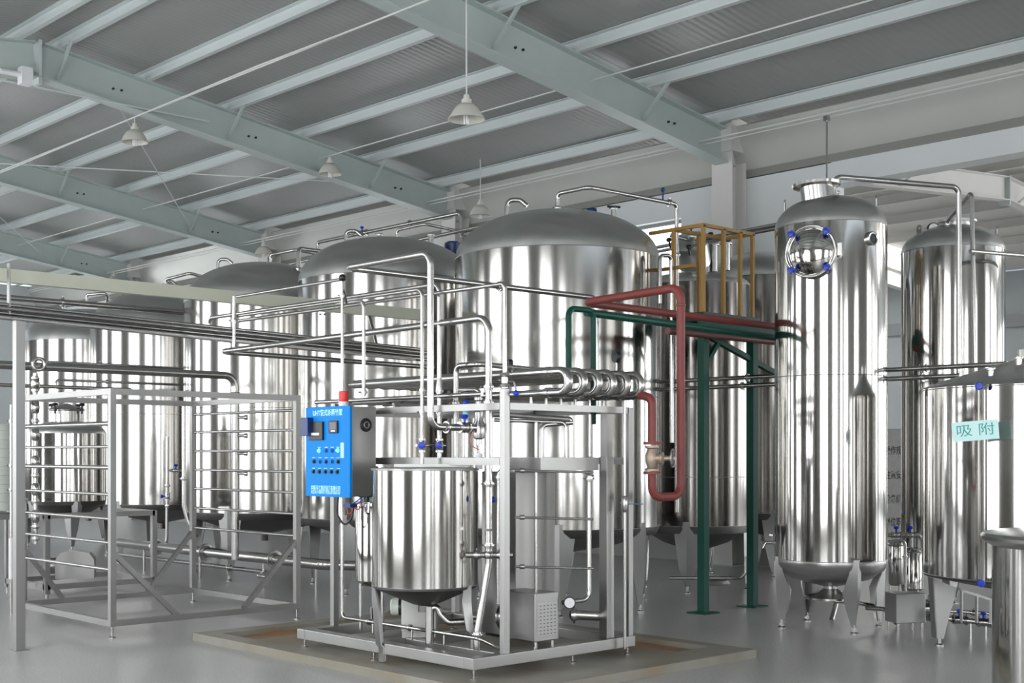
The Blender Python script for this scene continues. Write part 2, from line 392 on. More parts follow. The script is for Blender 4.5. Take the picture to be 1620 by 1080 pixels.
# girders: I sections following the slope
GY = [5.08-5.65, 5.08, 10.73, 16.38, 22.03, 27.68]
ORD = ['hall girder behind the camera', 'nearest crossing the ceiling corner', 'ending on the white wall column', 'second from the white wall column', 'third from the white wall column', 'farthest above the dim far tanks']
def isect(mb, A, B, depth, fw, ft=.018, wt=.012):
    """A, B are points on the bottom centre line"""
    A, B = V(A), V(B)
    d = (B-A).normalized(); side = V((0, 1, 0)); up = side.cross(d).normalized()
    if up.z < 0: up = -up
    L = (B-A).length; C = (A+B)/2
    mb['w'].obox(C+up*depth/2, d, side, up, L/2, wt/2, depth/2-ft)
    mb['b'].obox(C+up*ft/2, d, side, up, L/2, fw/2, ft/2)
    mb['t'].obox(C+up*(depth-ft/2), d, side, up, L/2, fw/2, ft/2)
PURX = [13.74, 12.34, 11.07, 9.80, 8.52, 7.28]
for gi, y in enumerate(GY):
    zb = lambda x: zr(x)-PH-GD
    root = thing('roof_girder', 'sloping grey-green steel roof girder, ' + ORD[gi], 'girder', (XR-.4, y, zb(XR-.4)), 'sloping roof girders of the hall')
    M = {'w': MB(), 'b': MB(), 't': MB()}
    isect(M, (RIDGE, y, zb(RIDGE)), (XR-.15, y, zb(XR-.15)), GD, .22)
    isect(M, (XL+.15, y, zb(XL+.15)), (RIDGE, y, zb(RIDGE)), GD, .22)
    M['w'].build('girder_web', GIRD, root, smooth=False); M['b'].build('bottom_flange', GIRD, root, smooth=False); M['t'].build('top_flange', GIRD, root, smooth=False)
    # ridge splice plates
    MB().box((RIDGE-.02, y-.11, zb(RIDGE)-.09), (RIDGE+.02, y+.11, zb(RIDGE)+GD+.02)).build('splice_plate', PURL, root, smooth=False)
    for x in (PURX[1], PURX[3], PURX[5]-.02):
        MB().bar((x, y-.45, zr(x)-PH+.02), (x, y-.02, zb(x)+.08), .035, .035).build('fly_brace', GIRD, root, smooth=False)
    for x in (12.9, 10.2, 8.1):
        mbb = MB()
        for dx in (-.06, .06): mbb.cyl((x+dx, y-.03, zb(x)+.22), (x+dx, y+.03, zb(x)+.22), .016, seg=8)
        mbb.build('bolt', BLACK, root)
# purlins, C sections running the length of the hall
pl = []
xs = PURX+[2*RIDGE-x for x in PURX]+[-.1]
names = ['first up from the valley eave', 'second up from the valley eave', 'third up from the valley eave', 'fourth up from the valley eave', 'fifth up from the valley eave', 'nearest this side of the ridge']
for i, x in enumerate(sorted(xs, reverse=True)):
    zc = zr(x)-PH
    mb = MB()
    mb.box((x-.035, YN, zc), (x+.035, YF, zc+.006))           # bottom flange
    mb.box((x+.029, YN, zc+.006), (x+.035, YF, zc+PH-.012))
    mb.box((x-.035, YN, zc+PH-.012), (x+.035, YF, zc+PH-.004))
    mb.box((x-.035, YN, zc+.006), (x-.031, YF, zc+.025))
    o = mb.build('roof_purlin', PURL, smooth=False)
    lab = 'pale steel C-section roof purlin, ' + (names[i] if i < 6 else ['nearest beyond the ridge', 'second beyond the ridge', 'third beyond the ridge', 'fourth beyond the ridge', 'fifth beyond the ridge', 'sixth beyond the ridge', 'seventh beyond the ridge', 'eighth beyond the ridge'][i-6])
    tag(o, lab, 'purlin', 'roof purlins of the hall')
# eave beam at the valley
mb = MB().box((XR-.34, YN, zr(XR-.3)-PH-.02), (XR-.26, YF, zr(XR-.3)-PH+.16))

# columns
for y in GY[1:]:
    root = thing('steel_column', 'white steel column carrying the girder %s' % {5.08: 'nearest the opening corner', 10.73: 'above the yellow railing', 16.38: 'behind the second big tank', 22.03: 'behind the third big tank', 27.68: 'behind the far dim tanks'}[y], 'column', (XR-.12, y, 0), 'white columns along the valley')
    if y < 9: x0 = XR
    else: x0 = XR-.17
    zt = zr(XR)-PH-GD+.2
    MB().box((x0-.16, y-.17, 0), (x0-.14, y+.17, zt)).box((x0+.14, y-.17, 0), (x0+.16, y+.17, zt)).box((x0-.14, y-.01, 0), (x0+.14, y+.01, zt)).build('shaft', PURL2, root, smooth=False)
    MB().box((x0-.2, y-.2, 0), (x0+.2, y+.2, .02)).build('base_plate', GIRD, root, smooth=False)
    MB().box((x0-.19, y-.18, zt), (x0+.19, y+.18, zt+.46)).build('cap_box', PURL2, root, smooth=False)
# second bay girders and purlins
for k, y in enumerate((5.08, 10.73, 16.38, 22.03)):
    root = thing('bay_girder', 'cream steel roof girder in the bay beyond the opening, ' + ['closest to the corner tanks', 'over the tall column tank', 'second behind the opening', 'deepest behind the opening'][k], 'girder', (XR+.4, y, 5.3), 'girders of the bay beyond')
    M = {'w': MB(), 'b': MB(), 't': MB()}
    isect(M, (XR+.32, y, zr2(XR+.3)-.20-.42), (22.1, y, zr2(22.1)-.20-.42), .42, .2)
    isect(M, (22.1, y, zr2(22.1)-.62), (29.9, y, zr2(29.9)-.62), .42, .2)
    M['w'].build('girder_web', PURL2, root, smooth=False); M['b'].build('bottom_flange', PURL2, root, smooth=False); M['t'].build('top_flange', PURL2, root, smooth=False)
    MB().box((22.08, y-.1, zr2(22.1)-.70), (22.12, y+.1, zr2(22.1)-.18)).build('splice_plate', GIRD, root, smooth=False)
    for x in (18.6, 22.6):
        MB().bar((x, y-.5, zr2(x)-.18), (x-.1, y-.02, zr2(x)-.6), .04, .04).build('fly_brace', PURL2, root, smooth=False)
x = 15.4; k = 0
bay = ['first', 'second', 'third', 'fourth', 'fifth', 'sixth', 'seventh', 'eighth', 'ninth', 'tenth', 'eleventh', 'twelfth']
while x < 29.8:
    mb = MB().box((x-.04, YN, zr2(x)-.2), (x+.04, YF, zr2(x)-.192)).box((x+.032, YN, zr2(x)-.192), (x+.04, YF, zr2(x)-.01))
    tag(mb.build('bay_purlin', PURL2, smooth=False), 'cream roof purlin of the bay beyond, %s from the valley gutter' % bay[k], 'purlin', 'purlins of the bay beyond')
    x += 1.45; k += 1

# conduits with pendant lamps
def lamp(px, py, X, wpx, label, conduit_z, sw=.17):
    c = PX(px, py, X); root = thing('pendant_lamp', label, 'lamp', (c.x, c.y, c.z-.06), 'hooded pendant lamps')
    zt = conduit_z
    MB().cyl((c.x, c.y, c.z+.13), (c.x, c.y, zt), .009, seg=10).build('rod', CABLE, root)
    MB().lathe(c, [(.0, .145), (.028, .14), (.032, .10), (.05, .095), (.052, .04), (.045, .035)], 24).build('cap', LSHADE, root)
    R = sw
    sh = MB().lathe(c, [(.05, .05), (.075, .045), (.115, .01), (.15, -.045), (R, -.105), (R+.004, -.112), (R-.004, -.112), (.145, -.045), (.11, .006), (.05, .04)], 32)
    s1 = sh.build('lamp_shade', LSHADE, root)
    tb = MB()
    for a in range(3):
        x0, y0 = c.x+.022*math.cos(a*2.1), c.y+.022*math.sin(a*2.1)
        tb.tube([(x0, y0, c.z), (x0, y0, c.z-.15), (x0+.012, y0+.012, c.z-.15), (x0+.012, y0+.012, c.z)], .008, 8, .008)
    tb.build('lamp_tube', GLASSW, root)
cz1, cz2, cz3 = 6.0, 6.0, 5.5
lamp(738, 172, 8.7, 60, 'large hooded pendant lamp on a long rod below the ridge', zr(8.7)-.2, .19)
lamp(213, 212, 8.2, 45, 'hooded pendant lamp hung close under the doubled conduit', cz1)
lamp(522, 264, 11.4, 38, 'hooded pendant lamp under the thin conduit over the second big tank', cz2)
lamp(760, 330, 13.45, 36, 'hooded pendant lamp by the eave above the biggest tank', zr(13.45))
lamp(417, 394, 13.45, 27, 'small distant hooded lamp over the third big tank', cz3+.1)
lamp(180, 441, 13.45, 24, 'tiny distant hooded lamp over the fourth big tank', cz3+.1)
tag(MB().tube([(8.2, -6, cz1), (8.2, 32, cz1)], .011, 8).tube([(8.16, -6, cz1-.05), (8.16, 11, cz1-.02), (8.19, 13, cz1+.02), (8.16, 20, cz1-.05), (8.16, 32, cz1)], .010, 8).build('conduit', CABLE), 'doubled pale conduit running below the ridge', 'conduit')
tag(MB().tube([(11.4, -6, cz2), (11.4, 32, cz2)], .010, 8).build('conduit', CABLE), 'single thin conduit passing behind the large pendant lamp', 'conduit')
tag(MB().tube([(13.45, -6, cz3+.1), (13.45, 32, cz3+.1)], .011, 8).tube([(13.48, -6, cz3+.06), (13.48, 32, cz3+.06)], .008, 8).build('conduit', CABLE), 'pale conduit running beside the eave strut', 'conduit')
c = PX(1308, 190, 13.45)
tag(MB().tube([c, (c.x, c.y, c.z-1.15)], .012, 8).box((c.x-.03, c.y-.03, c.z-.01), (c.x+.03, c.y+.03, c.z+.05)).build('drop_rod', SPIPE), 'thin drop rod hanging from the eave conduit above the column tank', 'rod')
# wind bracing rods in the roof
for i, (a, b) in enumerate((((8.0, 16.38), (12.4, 22.03)), ((12.4, 16.38), (8.0, 22.03)), ((7.6, 22.03), (12.0, 27.68)))):
    A = V((a[0], a[1], zr(a[0])-.46)); B = V((b[0], b[1], zr(b[0])-.46))
    tag(MB().tube([A, B], .009, 6).build('bracing_rod', PURL), 'thin diagonal roof bracing rod, ' + ['falling from the second girder', 'rising to the third girder', 'in the far roof panel', 'in the near roof panel towards the valley', 'in the near roof panel towards the ridge'][i], 'rod', 'diagonal roof bracing rods')
tag(MB().tube([(9.4, 16.2, 6.18), (4.0, 16.2, 6.18)], .012, 8).build('tie_rod', PURL), 'straight thin tie rod crossing under the second girder', 'rod')
tag(MB().tube([PY(0, 112, 16.1), PY(44, 120, 16.1)], .035, 8).box(tuple(PY(40, 130, 16.05)-V((.05, .02, .02))), tuple(PY(40, 112, 16.15)+V((.05, .02, .02)))).build('bracket_light_arm', WHITE), 'short white arm ending in a box at the ridge splice', 'bracket')

# ================================================================== TANKS
def dome_prof(R, z0, h, n=14, kn=.10):
    """torispherical head: knuckle then shallow crown"""
    p = [(R, z0-.012)]
    for k in range(1, n+1):
        a = PI/2*k/n
        p.append((R*math.cos(a)**.92, z0+h*math.sin(a)**1.0))
    p[-1] = (0, z0+h)
    return p
def folded_leg(root, cx, cy, ang, Rm, prof, m=SLEG, name='leg', foot=True, t=.007):
    """L folded plate; prof: list of (z, radial distance of fold, wing half width, wing depth)"""
    o = V((math.cos(ang), math.sin(ang), 0)); s = V((-math.sin(ang), math.cos(ang), 0)); c = V((cx, cy, 0))
    vs = []; fs = []
    for (z, rd, hw, dp) in prof:
        e = c+o*rd+V((0, 0, z))
        vs += [e, e-o*dp+s*hw, e-o*(dp+t*1.5)+s*(hw-t), e-o*t*1.5, e-o*(dp+t*1.5)-s*(hw-t), e-o*dp-s*hw]
    n = len(prof)
    for i in range(n-1):
        for k in range(6):
            k2 = (k+1) % 6; fs.append((i*6+k, i*6+k2, (i+1)*6+k2, (i+1)*6+k))
    fs.append((0, 1, 2, 3)); fs.append((0, 3, 4, 5)); b = (n-1)*6; fs.append((b, b+1, b+2, b+3)); fs.append((b, b+3, b+4, b+5))
    l = MB().add(vs, fs).build(name, m, root)
    if foot:
        z, rd, hw, dp = prof[-1]; p = c+o*(rd-dp*.55)
        MB().cyl((p.x, p.y, .012), (p.x, p.y, z+.02), .014, seg=12).lathe((p.x, p.y, 0), [(0, 0), (.034, 0), (.034, .012), (.024, .022), (.0, .024)], 16).cyl((p.x, p.y, .03), (p.x, p.y, .045), .024, seg=6).build('foot', SPIPE, l)
    return l
def seam(root, cx, cy, R, z, r=.0035):
    return MB().ring((cx, cy, z), R, r, seg=64, rs=6).build('weld_seam', SWELD, root)
def lug(root, cx, cy, ang, R, z, m=SLEG):
    o = V((math.cos(ang), math.sin(ang), 0)); s = V((-math.sin(ang), math.cos(ang), 0)); p = V((cx, cy, z))+o*R
    mb = MB().obox(p+V((0, 0, .03)), o, s, (0, 0, 1), .006, .035, .045)
    mb.lathe(p+V((0, 0, .085)), [(.018, -.006), (.035, -.006), (.035, .006), (.018, .006), (.018, -.006)], 18, o)
    return mb.build('lifting_lug', m, root)
def manway_top(root, x, y, z, r=.2, h=.12, tilt=(0, 0, 1), knobs=4, m=SPIPE, km=BLACK):
    ax = V(tilt).normalized(); p = V((x, y, z))
    mb = MB().lathe(p, [(r*.92, -.06), (r*.92, h), (r*1.08, h+.004), (r*1.10, h+.02), (r*1.04, h+.03), (r*.9, h+.045), (0, h+.09)], 40, ax)
    mw = mb.build('manway', m, root)
    u = ax.cross(V((0, 1, 0))).normalized(); v = ax.cross(u)
    for k in range(knobs):
        a = 2*PI*k/knobs+.5; q = p+(u*math.cos(a)+v*math.sin(a))*r*1.14+ax*(h+.01)
        MB().cyl(q-ax*.04, q+ax*.05, .010, seg=8).lathe(q+ax*.06, [(0, -.016), (.026, -.014), (.032, 0), (.026, .014), (0, .018)], 14, ax).build('manway_knob', km, mw)
    return mw
def nozzle(root, x, y, z, r, h, cap=True, name='nozzle'):
    pr = [(r, -.05), (r, h-.02), (r*1.5, h-.018), (r*1.55, h-.008), (r*1.5, h)]+([(0, h)] if cap else [(r*.8, h)])
    return MB().lathe((x, y, z), pr, 20).build(name, SPIPE, root)

def big_tank(label, px, d, R, ztop, zsh, zbot, zcone, legs, name='storage_tank', group=None, shell=None, seams=(), cat='tank', doms=None):
    p = PD(px, HZ, d); cx, cy = p.x, p.y
    root = thing(name, label, cat, (cx, cy, 0), group)
    MB().lathe((cx, cy, 0), [(R, zbot), (R, zsh)], 128).build('shell', shell or STANK, root)
    MB().lathe((cx, cy, 0), dome_prof(R, zsh, ztop-zsh, 18), 96).build('dome', doms or SDOME, root)
    h = zbot-zcone
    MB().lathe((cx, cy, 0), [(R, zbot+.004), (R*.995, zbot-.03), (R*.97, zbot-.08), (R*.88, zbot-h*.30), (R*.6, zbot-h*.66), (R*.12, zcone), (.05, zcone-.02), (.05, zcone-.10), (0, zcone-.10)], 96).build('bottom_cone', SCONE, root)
    seam(root, cx, cy, R, zsh); seam(root, cx, cy, R, zbot)
    for z in seams: seam(root, cx, cy, R, z, .0025)
    for a in legs:
        # pad on the shell and a folded tapering leg
        o = V((math.cos(a), math.sin(a), 0)); s = V((-math.sin(a), math.cos(a), 0))
        folded_leg(root, cx, cy, a, R, [(zbot+.05, R+.012, .15, .05), (zbot-.04, R+.015, .15, .07), (zbot-.45, R+.005, .095, .06), (.07, R-.015, .032, .035)])
    return root, cx, cy
def cam_ang(cx, cy): return math.atan2(-cy, -cx)         # azimuth that faces the camera
row = 'row of big domed storage tanks'
T = {}
ca = math.radians
ZT, ZS, ZB, ZC = 3.93, 3.47, .80, .52
specs = [('T1', 881, 12.9, 1.015, 'biggest domed steel tank, standing closest behind the pipe rack skid', [-81, -134, 160, 100, 40, -20]),
         ('T2', 613, 14.65, 1.0, 'domed steel tank second in the row, half hidden by the biggest tank', [-155, -65, 25, 115]),
         ('T3', 418, 16.2, .98, 'domed steel tank third in the row, behind the ladder-like rack', [-148, -58, 32, 122]),
         ('T4', 256, 18.8, 1.0, 'domed steel tank fourth in the row, behind the small tank on a stand', [-154, -64, 26, 116]),
         ('T5', 140, 21.0, 1.0, 'dim domed steel tank farthest down the row', [-130, -40, 50, 140])]
for key, px, d, R, lab, lg in specs:
    zt = {'T1': 3.905, 'T2': 3.93, 'T3': 3.88, 'T4': 3.86, 'T5': 3.84}[key]; zs = {'T1': 3.42, 'T2': 3.42, 'T3': 3.36, 'T4': 3.30, 'T5': 3.28}[key]
    T[key] = big_tank('brushed '+lab, px, d, R, zt, zs, ZB, ZC, [ca(a) for a in lg], group=row, seams=(2.05,))
# top fittings of the row
def goose(root, x, y, z, ang, s=1.0, r=.022):
    o = V((math.cos(ang), math.sin(ang), 0))
    MB().tube([(x, y, z-.1), (x, y, z+.16*s), V((x, y, z+.16*s))+o*.13*s, V((x, y, z+.10*s))+o*.20*s], r, 12, .06*s).build('breather_pipe', SPIPE, root)
r1, x1, y1 = T['T1']
def on_dome(key, px, py_guess, off):
    """point on the dome at sight column px, off: depth from the tank centre toward the camera"""
    root, cx, cy = T[key]; sp = dict((s[0], s) for s in specs)[key]
    p = PD(px, HZ, sp[2]-off); R = sp[3]
    rr = min(.97, math.hypot(p.x-cx, p.y-cy)/R)
    zt = {'T1': 3.905, 'T2': 3.93, 'T3': 3.88, 'T4': 3.86, 'T5': 3.84}[key]; zs = {'T1': 3.42, 'T2': 3.42, 'T3': 3.36, 'T4': 3.30, 'T5': 3.28}[key]
    c = rr**(1/.92); sn = math.sqrt(max(0, 1-c*c))
    return V((p.x, p.y, zs+(zt-zs)*sn))
p = on_dome('T1', 802, 0, .1); goose(r1, p.x, p.y, p.z, yaw*0-.75, 1.0, .024)
p = on_dome('T1', 971, 0, .1); nz = nozzle(r1, p.x, p.y, p.z, .028, .10)
MB().cyl((p.x-.06, p.y+.03, p.z+.11), (p.x+.06, p.y-.03, p.z+.11), .012, seg=10).build('cap_lever', BLACK, nz)
p = on_dome('T1', 936, 0, .0); MB().lathe(p+V((0, 0, .02)), [(0, -.03), (.05, -.02), (.055, 0), (.05, .04), (0, .05)], 18).build('vent_cap', NAVY, r1)
r2, x2, y2 = T['T2']
p = on_dome('T2', 547, 0, 0); goose(r2, p.x, p.y, p.z, -.75, .9)
p = on_dome('T2', 682, 0, .1); nozzle(r2, p.x, p.y, p.z, .03, .10)
p = on_dome('T2', 600, 0, -.1); nozzle(r2, p.x, p.y, p.z, .03, .08)
p = on_dome('T2', 716, 0, -.25)
MB().lathe(p+V((0, 0, .0)), [(0, -.02), (.06, -.02), (.06, .04), (.09, .05), (.095, .16), (.07, .18), (0, .18)], 20).build('agitator_motor', NAVY, r2)
r3, x3, y3 = T['T3']
p = on_dome('T3', 345, 0, 0); goose(r3, p.x, p.y, p.z, -.75, .9, .02)
p = on_dome('T3', 472, 0, 0); nozzle(r3, p.x, p.y, p.z, .028, .22)
r4, x4, y4 = T['T4']
p = on_dome('T4', 300-40, 0, 0); goose(r4, p.x, p.y, p.z, -.75, .9, .02)
r5, x5, y5 = T['T5']
p = on_dome('T5', 100, 0, 0); nozzle(r5, p.x, p.y, p.z, .03, .16)
# small inspection cards hung on the row
def card(label, px, py, d, wpx, hpx, st=None, rz=-yaw, tilt=0, m=CARD, name='hanging_sign'):
    c = PD(px, py, d); hw = wpx/2/F*d; hh = hpx/2/F*d
    u = V((math.cos(rz), math.sin(rz), 0)); n = V((math.sin(rz), -math.cos(rz), 0))
    ct, stt = math.cos(tilt), math.sin(tilt); up = V((0, 0, 1)); ax = u*ct+up*stt; az = -u*stt+up*ct
    o = MB().obox(c, ax, n, az, hw, .004, hh).build(name, m, None, origin=c, smooth=False)
    tag(o, label, 'sign')
    if st: text('lettering', st, hh*1.35, c+n*.0048, rz, TEAL, o, width=hw*1.62, tilt=tilt, bold=.0)
    return o
card('small pale cyan card fixed to the third big tank', 331, 632, 15.45, 38, 14, None, -yaw-math.radians(43))
card('small pale cyan card fixed to the fourth big tank', 168, 644, 18.225, 42, 14, None, -yaw-math.radians(55))

# rear row: tank served by the platform and the one beside it
rear = 'rear tanks behind the green platform'
def rear_tank(label, px, d, R, zt, zs, zb, zc, legs, seams=()):
    return big_tank(label, px, d, R, zt, zs, zb, zc, legs, name='reaction_tank', group=rear, shell=mat('shaded_steel_shell', (.20, .19, .18), .14, 1, bump=.10, bscale=1.0, stretch=(2.6, 2.6, .10)), seams=seams)  # steel colour darkened to paint in the shade around the rear tanks
r6, x6, y6 = rear_tank('shaded steel tank under the yellow railing with an angled manhole on top', 1100, 14.5, .61, 3.52, 3.36, .72, .42, [ca(a) for a in (-150, -60, 30, 120)], (2.3, 1.25))
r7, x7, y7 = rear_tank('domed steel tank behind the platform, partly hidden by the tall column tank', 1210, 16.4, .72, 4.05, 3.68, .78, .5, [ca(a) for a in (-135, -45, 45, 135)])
# angled manhole and fittings on it
pm = PD(1097, 405, 14.25); tl = (-.55, -.25, .8)
mw = manway_top(r6, pm.x, pm.y, pm.z-.03, .2, .20, tl, 4, SDOME, BLACK)
for px_, py_, d_ in ((1128, 400, 14.4), (1148, 398, 14.5)):
    q = PD(px_, py_, d_); nozzle(r6, q.x, q.y, q.z-.16, .05, .26)
    MB().lathe((q.x, q.y, q.z+.12), [(0, 0), (.06, 0), (.06, .02), (0, .03)], 18).build('port_wheel', BLACK, r6)

# ---------------------------------------------------------------- tall column tank
pc = PD(1314, HZ, 11.2); cx, cy = pc.x, pc.y; R = .474
col = thing('column_tank', 'tall slim polished steel column tank with a round door near its top', 'tank', (cx, cy, 0))
MB().lathe((cx, cy, 0), [(R, .60), (R, 3.44)], 128).build('shell', SPOL, col)
MB().lathe((cx, cy, 0), dome_prof(R, 3.44, .28, 18), 96).build('dome', SDOME, col)
MB().lathe((cx, cy, 0), [(R, .604), (R*1.004, .585), (R*.99, .55), (R*.93, .50), (R*.7, .43), (R*.3, .38), (.06, .36), (.06, .30), (0, .30)], 96).build('bottom_head', SDOME, col)
for z in (3.44, 2.16, .60): seam(col, cx, cy, R, z)
ac = cam_ang(cx, cy)
def colleg(a):
    folded_leg(col, cx, cy, a, R, [(.62, R+.018, .055, .035), (.50, R+.022, .055, .05), (.34, R+.012, .085, .10), (.20, R+.0, .055, .085), (.06, R-.02, .020, .035)], SLEG)
# legs placed where their feet stand on the floor
for (px_, d_) in ((1232, 11.15), (1356, 10.73)):
    q = PD(px_, HZ, d_); colleg(math.atan2(q.y-cy, q.x-cx))
q1 = PD(1396, HZ, 11.25); colleg(math.atan2(q1.y-cy, q1.x-cx)); q1 = PD(1272, HZ, 11.68); colleg(math.atan2(q1.y-cy, q1.x-cx))
# round door
def dirc(px_):
    s_ = (PD(px_, HZ, 11.2)-pc).dot(RT)/R; s_ = max(-.99, min(.99, s_)); b_ = math.asin(s_)
    return RT*math.sin(b_)-FW*math.cos(b_)
dv = dirc(1268); zc = 1.5+(718-400)/F*10.85
dc = V((cx, cy, zc))+dv*(R-.02)
door = MB().lathe(dc, [(.20, -.05), (.205, .035), (.20, .04)], 48, dv).build('door_neck', SPIPE, col)
ddisc = MB().lathe(dc, [(.212, .045), (.214, .06), (.195, .066), (.19, .060), (.15, .085), (.08, .105), (0, .112)], 48, dv).build('round_door', SPOL, col)
MB().ring(dc+dv*.062, .212, .012, dv, 56, 10).build('door_ring', SPIPE, ddisc)
ux = dv.cross(V((0, 0, 1))).normalized(); uz = V((0, 0, 1))
for sx, sz in ((-1, 1), (1, 1), (-1, -1), (1, -1)):
    q = dc+ux*sx*.150+uz*sz*.150+dv*.065
    kb = MB().cyl(q-dv*.04, q+dv*.03, .012, seg=10)
    for k in range(4):
        a = k*PI/2+.4; kb.tube([q+dv*.045, q+dv*.045+(ux*math.cos(a)+uz*math.sin(a))*.030], .013, 8)
    kb.lathe(q+dv*.045, [(0, -.016), (.022, -.012), (.026, 0), (.022, .014), (0, .018)], 14, dv)
    kb.build('door_knob', KBLUE, ddisc)
MB().tube([dc+ux*.09-uz*.05+dv*.09, dc+ux*.09-uz*.05+dv*.14, dc+ux*.09+uz*.05+dv*.14, dc+ux*.09+uz*.05+dv*.09], .006, 8, .01).build('handle', SPIPE, ddisc)
MB().obox(dc-ux*.245+dv*.03, dv, ux, uz, .03, .018, .05).build('hinge', SPIPE, ddisc)
dv2 = dirc(1357); z2 = 1.5+(718-378)/F*10.8; sc = V((cx, cy, z2))+dv2*(R-.01)
sg = MB().lathe(sc, [(.058, -.03), (.060, .03), (.052, .04), (.040, .036)], 32, dv2).build('sight_glass_ring', SPIPE, col)
MB().lathe(sc, [(0, .030), (.041, .030)], 32, dv2).build('sight_glass', mat('dark_sight_glass', (.02, .03, .025), .1), sg)
q = V((cx, cy, 3.66))-RT*.13-FW*.1
mwc = MB().lathe(q, [(.14, -.02), (.14, .12), (.20, .128), (.205, .15), (.14, .152), (.135, .13), (0, .13)], 40, V((-.12, .05, 1))).build('top_flange', SPIPE, col)
lug(col, cx, cy, math.atan2(RT.y, RT.x)-.2, R*.80, 3.60); lug(col, cx, cy, math.atan2(RT.y, RT.x)+PI-.3, R*.82, 3.60)
q = V((cx, cy, 3.70))+RT*.05; nozzle(col, q.x, q.y, q.z-.03, .02, .10)
# sampling tap low on its far side
q = PD(1222, 858, 11.45)
MB().tube([V((cx, cy, q.z))-RT*.44-FW*.05, q-RT*.0, q-RT*.06, q-RT*.085+V((0, 0, -.05))], .014, 12, .02).build('sampling_tap', SPIPE, col)
MB().cyl(q+V((0, 0, .0)), q+V((0, 0, .07)), .008, seg=8).box(tuple(q+V((-.02, -.02, .06))), tuple(q+V((.02, .02, .075)))).build('tap_lever', SPIPE, col)
# drain plumbing below
q = V((cx, cy, .30))
MB().lathe(q, [(.06, .04), (.11, .0), (.23, -.03), (.23, -.045), (.0, -.045)], 40).build('bottom_manhole', SPIPE, col)

# ---------------------------------------------------------------- rear column tank
pd = PD(1507, HZ, 12.6); dx, dy = pd.x, pd.y; R = .482
dt = thing('column_tank', 'second tall steel column tank behind the tank with the sign', 'tank', (dx, dy, 0))
MB().lathe((dx, dy, 0), [(R, .6), (R, 3.46)], 128).build('shell', SPOL, dt)
MB().lathe((dx, dy, 0), dome_prof(R, 3.46, .26, 18), 96).build('dome', SDOME, dt)
MB().lathe((dx, dy, 0), [(R, .604), (R*.98, .55), (R*.8, .44), (R*.3, .38), (0, .37)], 64).build('bottom_head', SDOME, dt)
for z in (3.46, .6): seam(dt, dx, dy, R, z)
for a in (-155, -65, 25, 115): folded_leg(dt, dx, dy, ca(a), R, [(.62, R+.015, .06, .04), (.34, R+.01, .08, .09), (.06, R-.02, .02, .035)])
q = V((dx, dy, 3.70))+RT*.02-FW*.05
MB().lathe(q, [(.14, -.04), (.14, .03), (.19, .035), (.19, .055), (0, .07)], 36).build('top_manway', SDOME, dt)
q = PD(1476, 362, 12.5)
g = MB().cyl((q.x, q.y, q.z-.20), (q.x, q.y, q.z-.06), .010, seg=10).lathe(q, [(0, .022), (.055, .022), (.06, .012), (.06, -.012), (.05, -.02), (0, -.02)], 28, V((.5, .6, 0))).build('pressure_gauge', BLACK, dt)
MB().lathe(q-V((.5, .6, 0)).normalized()*.0225, [(0, 0), (.05, 0)], 24, V((-.5, -.6, 0))).build('dial', GAUGE, g)
lug(dt, dx, dy, math.atan2(-RT.y, -RT.x)+.4, R*.84, 3.58); lug(dt, dx, dy, math.atan2(RT.y, RT.x)-.2, R*.84, 3.58)

# ---------------------------------------------------------------- adsorption tank with the sign
pe = PD(1640, HZ, 10.0); ex, ey = pe.x, pe.y; R = .845
et = thing('mixing_tank', 'wide polished steel tank with a cone lid and a cyan card sign', 'tank', (ex, ey, 0))
zsh = 1.5+(718-605)/F*9.15; zbt = 1.5-(925-718)/F*9.15
MB().lathe((ex, ey, 0), [(R, zbt), (R, zsh)], 128).build('shell', SPOL, et)
MB().lathe((ex, ey, 0), [(R, zsh-.004), (R*.99, zsh+.012), (R*.93, zsh+.035), (.14, zsh+.235), (.14, zsh+.30), (0, zsh+.30)], 96).build('cone_lid', SDOME, et)
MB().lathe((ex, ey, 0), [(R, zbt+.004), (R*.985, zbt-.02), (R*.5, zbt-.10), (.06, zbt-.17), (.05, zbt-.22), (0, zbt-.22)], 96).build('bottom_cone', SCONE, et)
seam(et, ex, ey, R, zsh-.01); seam(et, ex, ey, R, zbt)
for k, (px_, d_) in enumerate(((1478, 10.2), (1650, 9.35))):
    q = PD(px_, HZ, d_); a = math.atan2(q.y-ey, q.x-ex)
    for aa in ((a+PI,) if k == 0 else (a, a+PI)):
        folded_leg(et, ex, ey, aa, R, [(zbt+.02, R+.015, .13, .06), (zbt-.05, R+.015, .13, .08), (.07, R-.09, .03, .035)])
pl_ = MB().prism([PD(x_, y_, 10.1) for x_, y_ in ((1475, 914), (1514, 930), (1508, 950), (1493, 1010), (1481, 1010))], FW*.010)
pl_.prism([PD(x_, y_, 10.1) for x_, y_ in ((1475, 914), (1477, 914), (1483, 1010), (1481, 1010))], FW*.11)
lg_ = pl_.build('leg', SLEG, et)
c_ = PD(1486, HZ, 10.14); MB().cyl((c_.x, c_.y, .01), (c_.x, c_.y, .07), .013, seg=12).lathe((c_.x, c_.y, 0), [(0, 0), (.032, 0), (.032, .012), (.02, .02), (0, .022)], 16).build('foot', SPIPE, lg_)
for (px_, py_, d_) in ((1568, 590, 9.6), (1612, 572, 9.75)):
    q = PD(px_, py_, d_); nozzle(et, q.x, q.y, q.z-.06, .022, .10)
lg = []
